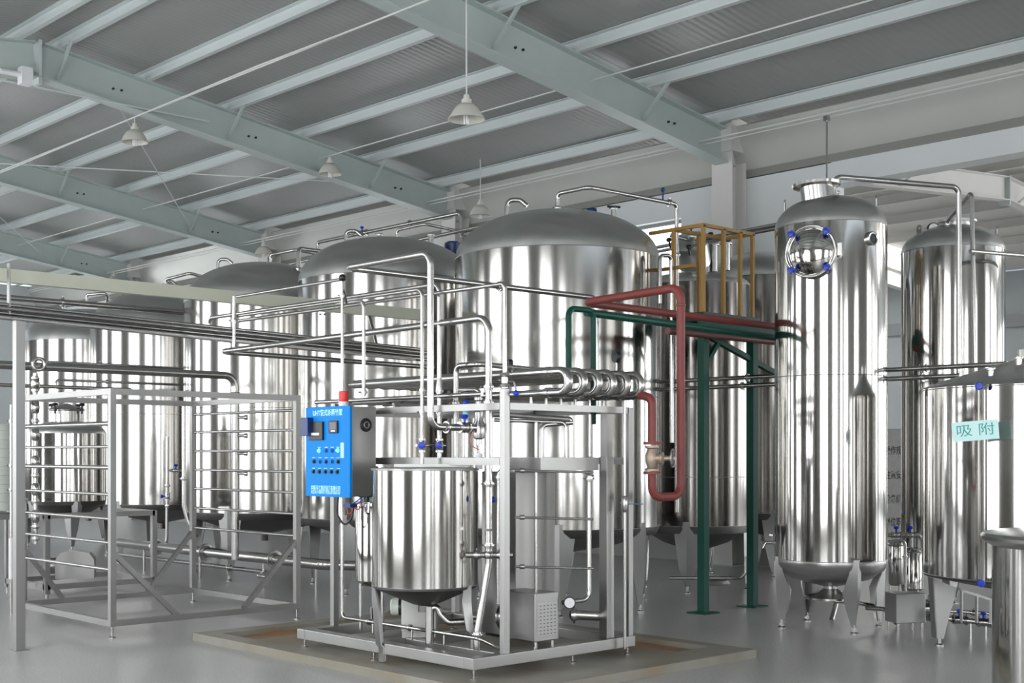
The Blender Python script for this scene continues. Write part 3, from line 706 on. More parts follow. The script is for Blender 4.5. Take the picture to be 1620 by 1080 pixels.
for (px_, py_) in ((1537, 610), (1542, 923)):
    v_ = dirc(1314); q = PD(px_, py_, 9.32); out = (V((q.x, q.y, 0))-V((ex, ey, 0))).normalized()
    base = V((ex, ey, q.z))+out*(R-.01)
    tip = base+out*.07
    o_ = MB().cyl(base, tip, .014, seg=12).lathe(tip, [(.014, -.02), (.022, -.018), (.024, .02), (.014, .024)], 14, (0, 0, 1)).build('level_valve', SPIPE, et)
    sd = out.cross(V((0, 0, 1)))
    kq = tip+out*.03-sd*.02
    kb = MB().cyl(tip, kq, .007, seg=8).lathe(kq, [(0, -.014), (.024, -.012), (.030, 0), (.024, .012), (0, .014)], 8, out-sd*.6)
    kb.build('valve_knob', KBLUE, o_); lg.append(tip)
MB().cyl(lg[0], V((lg[0].x, lg[0].y, lg[1].z)), .008, seg=10).build('level_gauge_tube', mat('level_tube', (.25, .24, .22), .1, 1), et)
EX_TIP = lg[0]
card('pale cyan card sign with two teal characters hung on the cone-lid tank', 1543, 681, 9.23, 70, 31, '吸 附', -yaw-math.radians(27), math.radians(4.5))
c_ = PD(1543, 681, 9.23); o_ = V((ex-c_.x, ey-c_.y, 0)).normalized()
MB().cyl(c_+V((0, 0, .05)), c_+V((0, 0, .05))+o_*.10, .005, seg=8).build('hook', SPIPE, bpy.data.objects['hanging_sign.002'] if 'hanging_sign.002' in bpy.data.objects else None)
# ---------------------------------------------------------------- open vessel by the camera
pf = PD(1738, HZ, 6.0); fx, fy = pf.x, pf.y
ft = thing('round_vessel', 'big round steel vessel with a rolled rim, cut by the corner of the view', 'tank', (fx, fy, 0))
R = .50; zr_ = 1.5-(853-718)/F*6.0
MB().lathe((fx, fy, 0), [(R-.035, .18), (R-.035, zr_-.03)], 96).build('shell', SPOL, ft)
MB().lathe((fx, fy, 0), [(R-.035, .184), (R-.06, .15), (.1, .10), (0, .10)], 64).build('bottom', SCONE, ft)
MB().lathe((fx, fy, 0), [(R-.035, zr_-.035), (R-.01, zr_-.022), (R+.014, zr_-.004), (R+.018, zr_+.012), (R+.006, zr_+.026), (R-.03, zr_+.032), (.3, zr_+.05), (0, zr_+.06)], 96).build('rolled_lid', SPIPE, ft)
for a in (0, 120, 240): folded_leg(ft, fx, fy, ca(a+95), R-.04, [(.2, R-.03, .06, .03), (.05, R-.05, .03, .03)])

# ---------------------------------------------------------------- small tank on a stand, far behind the ladder rack
ps = PD(107, HZ, 14.0); sx, sy = ps.x, ps.y
st = thing('small_tank', 'small polished steel tank with a manhole, standing on a profile stand', 'tank', (sx, sy, .86))
R = .40
MB().lathe((sx, sy, 0), [(R, 1.0), (R, 1.72)], 96).build('shell', SPOL, st)
MB().lathe((sx, sy, 0), dome_prof(R, 1.72, .14, 12), 64).build('dome', SDOME, st)
MB().lathe((sx, sy, 0), [(R, 1.004), (R*.97, .96), (R*.6, .87), (.05, .82), (0, .82)], 64).build('bottom_head', SCONE, st)
manway_top(st, sx-.02, sy-.02, 1.86, .17, .10, (0, 0, 1), 4, SPIPE, BLACK)
q = V((sx, sy, 1.80))+RT*.28; nozzle(st, q.x, q.y, q.z-.06, .06, .10)
for a in (-100, -10, 80, 170): folded_leg(st, sx, sy, ca(a), R, [(1.0, R+.012, .06, .03), (.885, R+.0, .05, .03)], foot=False)
sf = thing('tank_stand', 'grey steel profile stand under the small tank and its pump', 'stand', (sx, sy, 0))
x0, x1s, y0, y1s = sx-.45, sx+.75, sy-.5, sy+.5
for z in (.13, .86):
    m_ = MB()
    for (a, b) in (((x0, y0), (x1s, y0)), ((x1s, y0), (x1s, y1s)), ((x1s, y1s), (x0, y1s)), ((x0, y1s), (x0, y0))):
        m_.bar((a[0], a[1], z), (b[0], b[1], z), .055, .055)
    m_.build('stand_rail', SSQ, sf, smooth=False)
for (a, b) in ((x0, y0), (x1s, y0), (x1s, y1s), (x0, y1s)):
    l_ = MB().box((a-.0275, b-.0275, .06), (a+.0275, b+.0275, .885)).build('post', SSQ, sf, smooth=False)
    MB().cyl((a, b, 0), (a, b, .06), .02, seg=10).build('foot', SPIPE, l_)
pq = PD(120, 905, 14.0)
pu = thing('pump', 'small pump under a rounded steel hood on the tank stand', 'pump', (pq.x, pq.y, .16))
u = V((.85, -.5, 0)).normalized(); v = V((.5, .85, 0))
MB().prism([V((pq.x, pq.y, .165))+u*a+V((0, 0, z))-v*.13 for (a, z) in ((-.2, 0), (-.2, .20), (-.15, .27), (0, .30), (.15, .27), (.2, .20), (.2, 0))], v*.26).build('motor_hood', SSHEET, pu)
MB().cyl(V((pq.x, pq.y, .30))-u*.32, V((pq.x, pq.y, .30))-u*.2, .09, seg=24).build('pump_head', SPIPE, pu)

# ================================================================== LADDER RACK AND PIPE GANTRY
RX0, RX1, RY0, RY1, RH = 4.87, 6.66, 9.93, 11.80, 2.035
rk = thing('ladder_rack', 'open square steel rack with ladder-like rungs and slanted braces', 'rack', ((RX0+RX1)/2, (RY0+RY1)/2, 0))
q = .05
for (x, y) in ((RX0, RY0), (RX1, RY0), (RX1, RY1), (RX0, RY1)):
    l = MB().box((x-q/2, y-q/2, .095), (x+q/2, y+q/2, RH)).build('post', SSQ, rk, smooth=False)
    MB().cyl((x, y, 0), (x, y, .10), .010, seg=10).lathe((x, y, 0), [(0, 0), (.03, 0), (.03, .008), (.015, .014), (0, .014)], 16).build('foot', SPIPE, l)
def rail(root, a, b, wd=.05, ht=None, name='rail', m=SSQ): return MB().bar(a, b, wd, ht).build(name, m, root, smooth=False)
for z, w_ in ((.12, .05), (RH-.025, .05)):
    rail(rk, (RX0+.025, RY0, z), (RX1-.025, RY0, z), w_); rail(rk, (RX1, RY0+.025, z), (RX1, RY1-.025, z), w_)
    rail(rk, (RX0+.025, RY1, z), (RX1-.025, RY1, z), w_); rail(rk, (RX0, RY0+.025, z), (RX0, RY1-.025, z), w_)
for z in (1.90, 1.72, 1.53, 1.34, 1.15, .955, .755):
    MB().cyl((RX1, RY0+.02, z), (RX1, RY1-.02, z), .0125, seg=12).build('rung', SPIPE, rk)
for z, r_ in ((1.75, .020), (1.56, .0125), (1.39, .018), (1.17, .0125), (.97, .0125), (.775, .0125), (.555, .0145)):
    MB().cyl((RX0, RY0+.02, z), (RX0, RY1-.02, z), r_, seg=12).build('rung', SPIPE, rk)
for (a, b) in (((RX0, RY0, .70), (RX0+.58, RY0, .14)), ((RX1, RY0, .72), (RX1-.56, RY0, .14)), ((RX0, RY1, .70), (RX0+.42, RY1, .14)), ((RX1, RY1, .72), (RX1-.5, RY1, .14))):
    rail(rk, a, b, .04, name='brace')
# two short rungs on the far face
gp = PZ(30, 1028); gx_, gy_ = gp.x, gp.y
ga = thing('pipe_gantry', 'tall square-post gantry carrying a bundle of thin pipes over the ladder rack', 'gantry', (gx_, gy_, 0))
MB().box((gx_-.035, gy_-.035, 0), (gx_+.035, gy_+.035, 2.53)).build('post', SSQ, ga, smooth=False)
MB().box((gx_-.06, gy_-.06, 0), (gx_+.06, gy_+.06, .006)).build('foot_plate', SSQ, ga, smooth=False)
for k, (dy, dz) in enumerate(((-.045, .02), (-.015, -.012), (.02, .02), (-.045, -.045), (.02, -.045), (-.015, .052))):
    MB().tube([(gx_-.8, gy_+dy, 2.60+dz), (8.05, gy_+dy, 2.465+dz)], .016, 10).build('thin_pipe', SPIPE, ga)
MB().bar((gx_-.6, gy_-.01, 2.545), (7.9, gy_-.01, 2.41), .10, .012).build('tray', SSQ, ga, smooth=False)
MB().bar((3.2, 10.03, 2.885), (8.2, 10.03, 2.885), .07, .105).build('upper_beam', CREAM, ga, smooth=False)
a = PD(14, 425, 9.85)
MB().bar((a.x, a.y, 2.95), (a.x, a.y, 2.56), .045, .012).build('hanger_strap', SSQ, ga, smooth=False)
MB().bar((7.55, 10.03, 2.84), (7.55, 9.86, 2.44), .03, .008).build('hanger_strap', SSQ, ga, smooth=False)
for px_ in (506, 513):
    c_ = PY(px_, 497, 9.99); MB().cyl(c_, c_+V((0, -.02, 0)), .008, seg=8).build('bolt', BLACK, ga)
# vertical pipe with three valves and its horizontal feed, in front of the third tank
Yp = 12.55
vp = PY(372, 613, Yp)
za = 2.365
o = pipe('thick steel pipe running flat over the rack, then turning down past the third big tank',
     [(PY(-40, 590, Yp).x, Yp, za), (vp.x, Yp, za), (vp.x, Yp, PY(372, 885, Yp).z)], .042, bend=.13,
     clamps=[((vp.x, Yp, za-.20), (0, 0, 1))])
for yy in (660, 689, 717, 749):
    z_ = PY(372, yy, Yp).z
    MB().tube([(vp.x, Yp, z_), V((vp.x, Yp, z_))+RT*.11], .016, 10).lathe(V((vp.x, Yp, z_))+RT*.12, [(0, -.02), (.026, -.02), (.028, .015), (0, .02)], 14, RT).build('sample_port', SPIPE, o)
ql = PY(58, 578, Yp)
MB().ring((ql.x, Yp-.05, ql.z+.01), .055, .02, (0.3, 1, 0), 28, 10).build('elbow_union', SPIPE, o)
# column of clamped fittings behind the gantry post
a = PD(56, 590, 12.0); b = PD(56, 860, 12.0)
o = pipe('string of clamped steel fittings standing just behind the gantry post', [a, b], .022, name='valve_manifold', cat='pipe', clamps=[(a+(b-a)*t, (0, 0, 1)) for t in (.03, .1, .28, .44, .60, .75, .9, .97)])
for t in (.06, .20, .36, .52, .68, .84):
    MB().lathe(a+(b-a)*t, [(.02, -.06), (.034, -.045), (.040, 0), (.034, .045), (.02, .06)], 18).build('valve_body', SPIPE, o)
a = PD(18, 640, 12.2); b = PD(18, 960, 12.2)
o = pipe('thin sight tube with a white sleeve beside the gantry post foot', [a, b, (b.x, b.y, .0)], .014, name='sight_tube', cat='pipe', clamps=[(a+(b-a)*t, (0, 0, 1)) for t in (.08, .3, .42)])
MB().cyl(a+(b-a)*.66, a+(b-a)*.86, .024, seg=14).build('sleeve', WHITE, o)
# runs passing between the fourth and third tanks
Yb = 15.72
for (y0, y1, px0, px1, r_, lab, drop) in ((470, 493, -30, 310, .036, 'long thick pipe crossing in front of the fourth big tank at cream beam height', 0),
                               (571, 584, 75, 300, .016, 'thin pipe with a downturned end crossing the fourth and fifth big tanks', .12),
                               (600, 611, 82, 300, .016, 'lower thin pipe with a downturned end crossing the fourth big tank', .12),
                               (607, 618, -30, 200, .024, 'pipe at mid height ending behind the ladder rack corner post', 0)):
    A = PY(px0, y0, Yb); B = PY(px1, y1, Yb); z_ = (A.z+B.z)/2; A.z = B.z = z_
    if 'lower' in lab or 'mid' in lab:
        A.y = B.y = Yb-.12
    pts = [A, B] if not drop else [A-V((0, 0, drop)), A, B]
    o = pipe(lab, pts, r_, clamps=[(A+(B-A)*.35, (1, 0, 0))])
    if True: MB().bar((9.25, Yb, z_), (9.25, 16.35, z_), .03, .03).build('wall_bracket', SSQ, o, smooth=False)
# fat pipe near the floor
Xf = 8.0
A = PX(188, 873, Xf-.05); B = PX(522, 889, Xf-.05); A.z = B.z = .33; B = V((Xf-.05, 11.35, .33))
o = pipe('fat steel pipe running low along the feet of the tank row', [A, B, B+V((.5, -.35, -.02))], .058, bend=.12, clamps=[(A+(B-A)*t, (0, 1, 0)) for t in (.22, .48, .80)])
for t in (.15, .45, .75, .97):
    c_ = A+(B-A)*t; MB().cyl((c_.x, c_.y, 0), (c_.x, c_.y, .28), .016, seg=10).build('pipe_support', SPIPE, o)
o = pipe('thinner steel pipe below the fat floor pipe', [A+V((.1, .3, -.17)), V((8.05, 12.6, .16)), V((7.75, 12.3, .16)), V((7.75, 12.1, .16))], .026, bend=.06, clamps=[((8.05, 13.4, .16), (0, 1, 0))])
# uprights between third and fourth tank
a = PD(265, 720, 16.6)
o = pipe('upright drain pipe with a lever valve between the third and fourth big tanks', [PD(265, 690, 16.6), PD(264, 850, 16.6), PD(262, 868, 16.6)], .02, clamps=[(PD(265, 768, 16.6), (0, 0, 1)), (PD(265, 800, 16.6), (0, 0, 1))], valves=[(PD(265, 785, 16.6), (0, 0, 1), -RT)])
a = PD(277, 744, 16.2)
o = pipe('short tap branch with small valves at the third big tank', [PD(296, 744, 16.2), PD(268, 744, 16.2)], .014, valves=[(PD(278, 744, 16.2), RT, (0, 0, 1))])
o = pipe('bent drain pipe hugging the left edge of the third big tank', [PD(291, 640, 15.6), PD(291, 800, 15.6), PD(297, 822, 15.6), PD(310, 850, 15.6)], .026, bend=.1, clamps=[(PD(291, 757, 15.6), (0, 0, 1))])
# container with horizontal ribs at the very edge
pb = PD(2, HZ, 13.2)
bx_ = thing('ribbed_container', 'pale plastic container with horizontal ribs, half out of view past the gantry post', 'container', (pb.x, pb.y, .9))
mb = MB(); pr = [(0, .93)]
for k in range(9): pr += [(.17, .93+k*.09), (.17, .98+k*.09), (.162, .99+k*.09), (.162, 1.01+k*.09)]
pr += [(.17, 1.74), (.14, 1.80), (0, 1.80)]
mb.lathe((pb.x, pb.y, 0), pr, 48).build('container_body', MESHV, bx_)
MB().box((pb.x-.25, pb.y-.2, .84), (pb.x+.2, pb.y+.2, .90)).build('shelf', SSQ, bx_, smooth=False)
for dx_, dy_ in ((-.22, -.17), (.17, -.17), (.17, .17), (-.22, .17)): MB().box((pb.x+dx_-.02, pb.y+dy_-.02, 0), (pb.x+dx_+.02, pb.y+dy_+.02, .84)).build('leg', SSQ, bx_, smooth=False)

# ================================================================== PLINTH
PX0, PX1, PY0, PY1 = 5.28, 7.86, 5.72, 9.36
mb = MB()
mb.box((PX0, PY0, 0), (PX1, PY0+.32, .062)); mb.box((PX0, PY0+.32, 0), (PX0+.16, PY1, .062)); mb.box((PX0+.16, 9.18, 0), (PX1, PY1, .062)); mb.box((7.72, PY0+.32, 0), (PX1, 9.18, .062))
mb.box((PX0+.16, PY0+.32, 0), (7.38, 8.72, .055))
struct('trim_5', mb, SLAB)
mb = MB().box((7.38, PY0+.32, 0), (7.72, 9.18, .022)).box((PX0+.16, 8.72, 0), (7.38, 9.18, .022))
struct('trim_6', mb, TRENCH)

# ================================================================== SKID FRAME
X0, X1, Y0, Y1 = 5.50, 7.06, 6.20, 8.20
sk = thing('skid_frame', 'square steel skid frame of posts and rails standing on the stained plinth', 'frame', ((X0+X1)/2, (Y0+Y1)/2, .055))
bw, bz0, bz1 = .10, .115, .19
def bb(a, b, name='base_rail'): return MB().box(a, b).build(name, SSQ, sk, smooth=False, bevel=.004)
bb((X0, Y0, bz0), (X1, Y0+bw, bz1)); bb((X0, Y1-bw, bz0), (X1, Y1, bz1)); bb((X0, Y0+bw, bz0), (X0+bw, Y1-bw, bz1)); bb((X1-bw, Y0+bw, bz0), (X1, Y1-bw, bz1))
bb((X0+bw, 7.25, bz0), (X1-bw, 7.33, bz1)); bb((X0+.28, Y0+bw, bz0+.01), (X0+.36, 7.25, bz1-.002), 'cross_rail')
for (x, y) in ((X0+.03, Y0+.03), (X0+.03, Y1-.06), (6.45, Y0+.04), (X1-.04, Y0+.04), (X1-.05, Y1-.05), (X0+.04, 7.3)):
    MB().cyl((x, y, .06), (x, y, bz0+.01), .010, seg=10).lathe((x, y, .055), [(0, 0), (.026, 0), (.026, .008), (.014, .012), (0, .012)], 14).build('foot', SPIPE, sk)
TZ = 1.815
PST = [(5.80, 6.23, .048, 1.93), (7.02, 6.23, .048, TZ+.02), (5.80, 8.14, .048, TZ+.02), (7.02, 8.14, .048, TZ+.02)]
for (x, y, s_, zt) in PST: MB().box((x-s_/2, y-s_/2, bz1), (x+s_/2, y+s_/2, zt)).build('post', SSQ, sk, smooth=False, bevel=.003)
MB().box((6.79, 6.23, bz1), (6.865, 6.305, 1.48)).build('post', SSQ, sk, smooth=False, bevel=.003)
MB().box((6.83-.03, 6.24, 1.48), (6.83+.03, 6.30, TZ-.03)).build('post', SSQ, sk, smooth=False)
for z, w_ in ((TZ, .055), ):
    for a, b in (((5.83, 6.23), (6.99, 6.23)), ((5.83, 8.14), (6.99, 8.14)), ((5.80, 6.26), (5.80, 8.11)), ((7.02, 6.26), (7.02, 8.11)), ((5.83, 7.2), (6.99, 7.2))):
        rail(sk, (*a, z), (*b, z), .04, .045, 'top_rail')
for a, b in (((5.80, 6.26), (5.80, 8.11)), ((5.83, 7.6), (6.99, 7.6)), ((7.02, 6.26), (7.02, 8.11))):
    rail(sk, (*a, 1.45), (*b, 1.45), .04, .05, 'mid_rail')
# trough shelf on the skid
MB().box((6.20, 6.30, 1.385), (6.78, 6.315, 1.475)).box((6.20, 6.315, 1.385), (6.78, 6.62, 1.395)).box((6.20, 6.62, 1.385), (6.78, 6.635, 1.475)).box((6.20, 6.315, 1.395), (6.21, 6.62, 1.475)).build('trough', SSQ, sk, smooth=False)

# ================================================================== TUBULAR HEAT EXCHANGER
hx = thing('heat_exchanger', 'bank of steel heat exchanger tubes joined by six polished U-bends', 'heat exchanger', (6.6, 7.2, TZ+.03))
ZU, ZL = 2.062, 1.918; zc_ = (ZU+ZL)/2; rb = (ZU-ZL)/2; yb = 6.16; r_ = .0315
for i in range(6):
    x = 6.255+i*.147
    MB().tube([(x, yb+.16, ZU), (x, 8.50, ZU), (x, 8.56, ZU)], .034, 16, 0, True, [.034, .034, .018]).build('upper_tube', SPIPE, hx)
    MB().tube([(x, yb+.16, ZL), (x, 8.50, ZL)], .026, 16).build('lower_tube', SPIPE, hx)
    pts = [V((x, yb+.16, ZU))]+[V((x, yb-rb*math.sin(PI*k/12), zc_+rb*math.cos(PI*k/12))) for k in range(13)]+[V((x, yb+.16, ZL))]
    u = MB().tube(pts, r_, 20, 0).build('u_bend', SPIPE, hx)
    for zz in (ZU, ZL): MB().lathe((x, yb+.12, zz), [(.030, -.02), (.037, -.018), (.037, .018), (.030, .02)], 20, (0, 1, 0)).build('collar', SPIPE, u)
    MB().cyl((x, 6.45, TZ+.02), (x, 6.45, ZL-.02), .012, seg=10).build('saddle', SPIPE, hx)
for yy in (6.9, 7.9):
    MB().box((6.18, yy-.015, TZ+.06), (7.06, yy+.015, ZL-.024)).build('saddle_bar', SSQ, hx, smooth=False)
    for xx in (6.2, 7.04): MB().box((xx-.012, yy-.012, 1.80), (xx+.012, yy+.012, TZ+.07)).build('saddle_leg', SSQ, hx, smooth=False)
MB().tube([(5.84, 8.45, 1.905), (5.84, 6.5, 1.905)], .016, 12).build('side_tube', SPIPE, hx)
MB().bar((5.78, 8.12, 1.86), (5.90, 8.12, 1.86), .03, .05).build('tube_bracket', SSQ, hx)
# gauges on the exchanger
for (px_, py_, d_, l_) in ((975, 564, 9.3, 'black-backed pressure gauge leaning over the farther U-bends'), (806, 574, 9.2, 'small black-backed gauge behind the slim tall pipe')):
    c_ = PD(px_, py_, d_); s_ = 1.0 if px_ > 900 else .6
    g = MB().lathe(c_, [(0, -.018), (.042*s_, -.016), (.046*s_, .012), (.04*s_, .018), (0, .018)], 24, RT+FW*.5).build('pressure_gauge', BLACK, None, origin=c_); tag(g, l_, 'gauge')
    MB().cyl(c_-V((0, 0, .04*s_)), (c_.x, c_.y, ZU+.02), .007, seg=8).build('gauge_stem', SPIPE, g)
    MB().lathe(c_+(RT+FW*.5).normalized()*.0185, [(0, 0), (.037*s_, 0)], 20, (RT+FW*.5)).build('dial', GAUGE, g)

# ================================================================== PIPEWORK OVER THE SKID
zz = (0, 0, 1); yy_ = (0, 1, 0); xx_ = (1, 0, 0)
# thick pipe 1: high loop over the balance tank
vb = PX(757, 676, 5.93); 
o = pipe('thickest bright pipe, looping high over the open-topped balance tank', [(8.13, 7.58, 1.9), (8.13, 7.58, 2.835), (5.5, 7.58, 2.835), (5.5, 6.63, 2.835), (5.5, 6.63, 1.68), (5.93, 6.63, 1.68)], .0235, bend=.075,
     clamps=[((5.64, 6.63, 1.68), xx_), ((7.0, 7.58, 2.835), xx_)], valves=[((5.80, 6.63, 1.68), xx_, zz)])
# thick pipe 2
o = pipe('thick pipe with a rounded shoulder, dropping beside the balance tank to a cross fitting', [(8.25, 9.90, 2.36), (5.85, 9.90, 2.385), (5.85, 6.44, 2.42), (5.85, 6.44, 1.0)], .0235, bend=.10,
     clamps=[((5.85, 6.44, PX(771, 612, 5.85).z), zz), ((5.85, 6.44, PX(771, 637, 5.85).z), zz), ((5.85, 6.44, PX(771, 728, 5.85).z), zz), ((5.85, 6.44, PX(771, 765, 5.85).z), zz), ((5.85, 6.44, PX(771, 862, 5.85).z), zz)])
cz = PX(767, 877, 5.85); cz = V((5.85, 6.44, cz.z))
o = MB().tube([cz+V((0, 0, .16)), cz-V((0, 0, .03))], .026, 16).tube([cz-RT*.155+V((0, 0, .0)), cz+RT*.16], .020, 14).ball(cz, .036).build('cross_fitting', SPIPE, None, origin=cz)
tag(o, 'four-way steel cross fitting where the tall pipe meets the slanted leg', 'fitting')
for s_ in (-.08, .075): ferrule(o, cz+RT*s_, RT, .02)
e = PX(752, 1026, 5.72); e = V((5.80, 6.50, .19))
o = pipe('slanted pipe leg running from the cross fitting down to the skid base', [cz-V((0, 0, .02)), cz-V((.0, .0, .06)), e+V((-.02, -.02, .10)), e+V((-.02, -.02, 0))], .024, bend=.03, clamps=[(e+V((-.02, -.02, .1)), zz)])
# pipe over post
px818 = V((5.80, 6.23, 0))
o = pipe('slim tall pipe rising from the front skid post and running back high', [(5.80, 6.23, 1.93), (5.80, 6.23, 2.62), (5.80, 9.51, 2.62)], .0145, bend=.03, clamps=[((5.80, 6.23, 1.985), zz), ((5.80, 6.23, 1.94), zz)])
MB().lathe((5.80, 6.23, 1.985), [(.015, -.05), (.03, -.045), (.034, -.03), (.022, -.02), (.022, .02), (.034, .03), (.03, .045), (.015, .05)], 18).build('union', SPIPE, o)
h_ = MB().tube([V((5.80, 6.23, 1.975)), V((5.80, 6.23, 1.975))+RT*.06, V((5.80, 6.23, 1.92))+RT*.075], .007, 8, .01)
h_.build('lever', SPIPE, o); MB().ball(V((5.80, 6.23, 1.90))+RT*.075, .02).build('lever_knob', KBLUE, o)
YT = 6.95
o = pipe('slim pipe rising from the balance tank lid, middle of three, running back highest', [(5.845, YT, 1.40), (5.845, YT, 2.69), (5.845, 10.08, 2.69), (5.845, 10.08, 2.58)], .0165, bend=.06,
     clamps=[((5.845, YT, 1.94), zz), ((5.845, YT, 1.79), zz)], valves=[((5.845, YT, 1.56), zz, -FW)])
MB().tube([(5.845, YT, 1.93), (5.845, YT, 1.95), (5.845, YT, 2.03)], .02, 14, 0, True, [.026, .026, .017]).build('reducer', SPIPE, o)
o = pipe('slim pipe rising from the balance tank lid, first of three, running back just lower', [(5.69, YT, 1.40), (5.69, YT, 2.64), (5.69, 9.34, 2.64)], .0135, bend=.05,
     clamps=[((5.69, YT, 1.94), zz), ((5.69, YT, 1.79), zz)], valves=[((5.69, YT, 1.56), zz, -FW)])
o = MB().tube([(5.64, YT-.0, 1.56), (5.90, YT, 1.56)], .010, 10).build('link_pipe', SPIPE, None, origin=(5.69, YT, 1.56)); tag(o, 'short cross link joining two lid pipes at their blue knobs', 'pipe')
o = pipe('slim drop pipe with a rounded top between the beacon and the thickest pipe', [(5.69, 7.95, 2.62), (5.69, 7.62, 2.62), (5.69, 7.62, 1.92)], .0145, bend=.05, clamps=[((5.69, 7.62, 1.95), zz)])
o = pipe('pipe with a square shoulder rising from the balance tank lid to the exchanger', [(6.0, YT, 1.40), (6.0, YT, 2.125), (6.0, 6.70, 2.125), (6.5, 6.62, 2.10)], .019, bend=.05,
     clamps=[((6.0, YT, 1.86), zz)])
# steam trap / valve assembly
tv = V((5.93, 6.63, 0))
o = MB().lathe((tv.x, tv.y, 0), [(.0, 1.56), (.02, 1.56), (.02, 1.60), (.04, 1.61), (.045, 1.64), (.045, 1.70), (.030, 1.73), (.036, 1.78), (.036, 1.80), (.024, 1.82), (.024, 1.86), (.032, 1.87), (.032, 1.89), (0, 1.89)], 28).build('control_valve', SPIPE, None, origin=(tv.x, tv.y, 1.56))
tag(o, 'stout control valve with a white actuator beside the balance tank lid', 'valve')
MB().tube([(tv.x, tv.y, 1.87), (tv.x, tv.y, 1.94), V((tv.x, tv.y, 1.94))-RT*.14], .020, 14, .06).build('elbow', SPIPE, o)
MB().cyl((tv.x, tv.y, 1.50), (tv.x, tv.y, 1.56), .010, seg=10).cyl((tv.x-.02, tv.y, 1.50), (tv.x-.02, tv.y, 1.56), .005, seg=8).build('yoke', SPIPE, o)
MB().lathe((tv.x, tv.y, 0), [(0, 1.395), (.024, 1.395), (.025, 1.40), (.025, 1.50), (.020, 1.505), (0, 1.505)], 24).build('actuator', WHITE, o)
MB().tube([V((tv.x, tv.y, 1.66))-RT*.03-FW*.04, V((tv.x, tv.y, 1.60))-RT*.055-FW*.04, V((tv.x, tv.y, 1.55))-RT*.04-FW*.04, V((tv.x, tv.y, 1.53))-RT*.0-FW*.02], .004, 8, .02).build('air_hose', HOSEO, o)
q_ = V((tv.x, tv.y, 1.78))-RT*.09
MB().lathe(q_, [(0, -.05), (.02, -.05), (.022, .03), (.012, .05), (0, .05)], 18).build('trap_cup', CYAN, o)
MB().ball(q_+V((0, 0, .07)), .022).build('trap_knob', KBLUE, o)
# top pipe with beacon drop
o = pipe('thin high pipe ending in a small valve above the red beacon', [(5.6, 9.21, 2.78), (5.6, 7.76, 2.78), (5.6, 7.76, 1.90)], .0125, bend=.02, clamps=[((5.6, 7.76, 2.66), zz)])
MB().ball((5.6, 7.76, 2.79), .028).cyl(V((5.6, 7.76, 2.72)), V((5.6, 7.76, 2.60))+RT*.03, .01, seg=8).build('valve_body', BLACK, o)
o = pipe('short upright pipe tying the far ends of the high pipes together', [(5.66, 9.36, 2.80), (5.66, 9.36, 2.38)], .016, clamps=[((5.66, 9.36, 2.60), zz)])
# low service pipe along the skid
o = pipe('low service pipe along the skid base with a rounded corner under the blue cabinet', [(5.72, 7.93, 1.18), (5.72, 7.93, .28), (5.72, 6.40, .28), (5.86, 6.32, .20)], .014, bend=.05, clamps=[((5.72, 7.6, .28), yy_), ((5.72, 7.12, .28), yy_)])
for yv in (7.55, 7.1, 6.75): MB().cyl((5.72, yv, bz1), (5.72, yv, .275), .008, seg=8).build('standoff', SPIPE, o)
# pipes under the top rail
for k, (pts, r0, lab) in enumerate((
    ([PD(780, 655, 8.95), PD(902, 663, 9.15), PD(902, 668, 9.15)], .019, 'slim pipe under the top rail ending near the U-bends'),
    ([PD(782, 664, 9.0), PD(895, 668, 9.1), PD(896, 735, 9.1)], .014, 'pipe under the top rail turning down at the trough end'),
    ([PD(905, 668, 9.15), PD(857, 672, 9.05), PD(856, 742, 9.05)], .018, 'short elbow pipe dropping into the trough'),
    ([PD(933, 655, 9.25), PD(933, 722, 9.25)], .012, 'thin upright from the U-bends to the trough end'))):
    pipe(lab, pts, r0, bend=.04)
# uprights inside the skid
o = pipe('drain pipe with a dial gauge, dropping from the trough and turning under it', [PD(940, 754, 9.05), PD(932, 756, 9.05), PD(932, 948, 9.05), PD(890, 953, 8.95)], .017, bend=.06, clamps=[(PD(932, 757, 9.05), zz)])
gq = PD(901, 953, 8.92)
MB().lathe(gq, [(0, -.03), (.036, -.03), (.042, -.015), (.042, .01), (.036, .014), (0, .012)], 26, -FW).build('dial_gauge', BLACK, o)
MB().lathe(gq-FW*.0145, [(0, 0), (.035, 0)], 24, -FW).build('dial', GAUGE, o)
o = pipe('upright pipe with a bent top behind the front skid post', [PD(808, 740, 8.8), PD(789, 742, 8.8), PD(788, 955, 8.8)], .014, bend=.05, clamps=[(PD(789, 755, 8.8), zz)])
MB().tube([PD(789, 768, 8.8), PD(779, 768, 8.8), PD(779, 785, 8.8)], .006, 8, .01).build('lever', SPIPE, o); MB().ball(PD(779, 790, 8.8), .022).build('lever_knob', KBLUE, o)
for (py_, lab) in ((744, 'upper'), (818, 'middle'), (896, 'lower')):
    o = pipe('%s of three thin cross rods beside the front skid post' % lab, [PD(815, py_, 8.65), PD(938, py_+3, 9.0)], .0085, name='cross_rod', cat='rod', group='cross rods of the skid')
    MB().lathe(PD(826, py_, 8.68), [(0, -.018), (.016, -.016), (.016, .016), (0, .018)], 12, RT).build('end_nut', SPIPE, o)
o = pipe('slender upright pipe with a blue lever just outside the corner skid post', [(6.89, 6.15, 1.88), (6.89, 6.15, .12)], .0115, clamps=[((6.89, 6.15, PY(988, 795, 6.15).z), zz)])
q_ = PY(988, 797, 6.15); q_ = V((6.89, 6.15, q_.z))
MB().lathe(q_, [(.012, -.06), (.02, -.05), (.022, 0), (.02, .05), (.012, .06)], 16).build('valve_body', SPIPE, o)
MB().bar(q_+RT*.02, q_+RT*.13, .016, .006).build('valve_lever', NAVY, o)
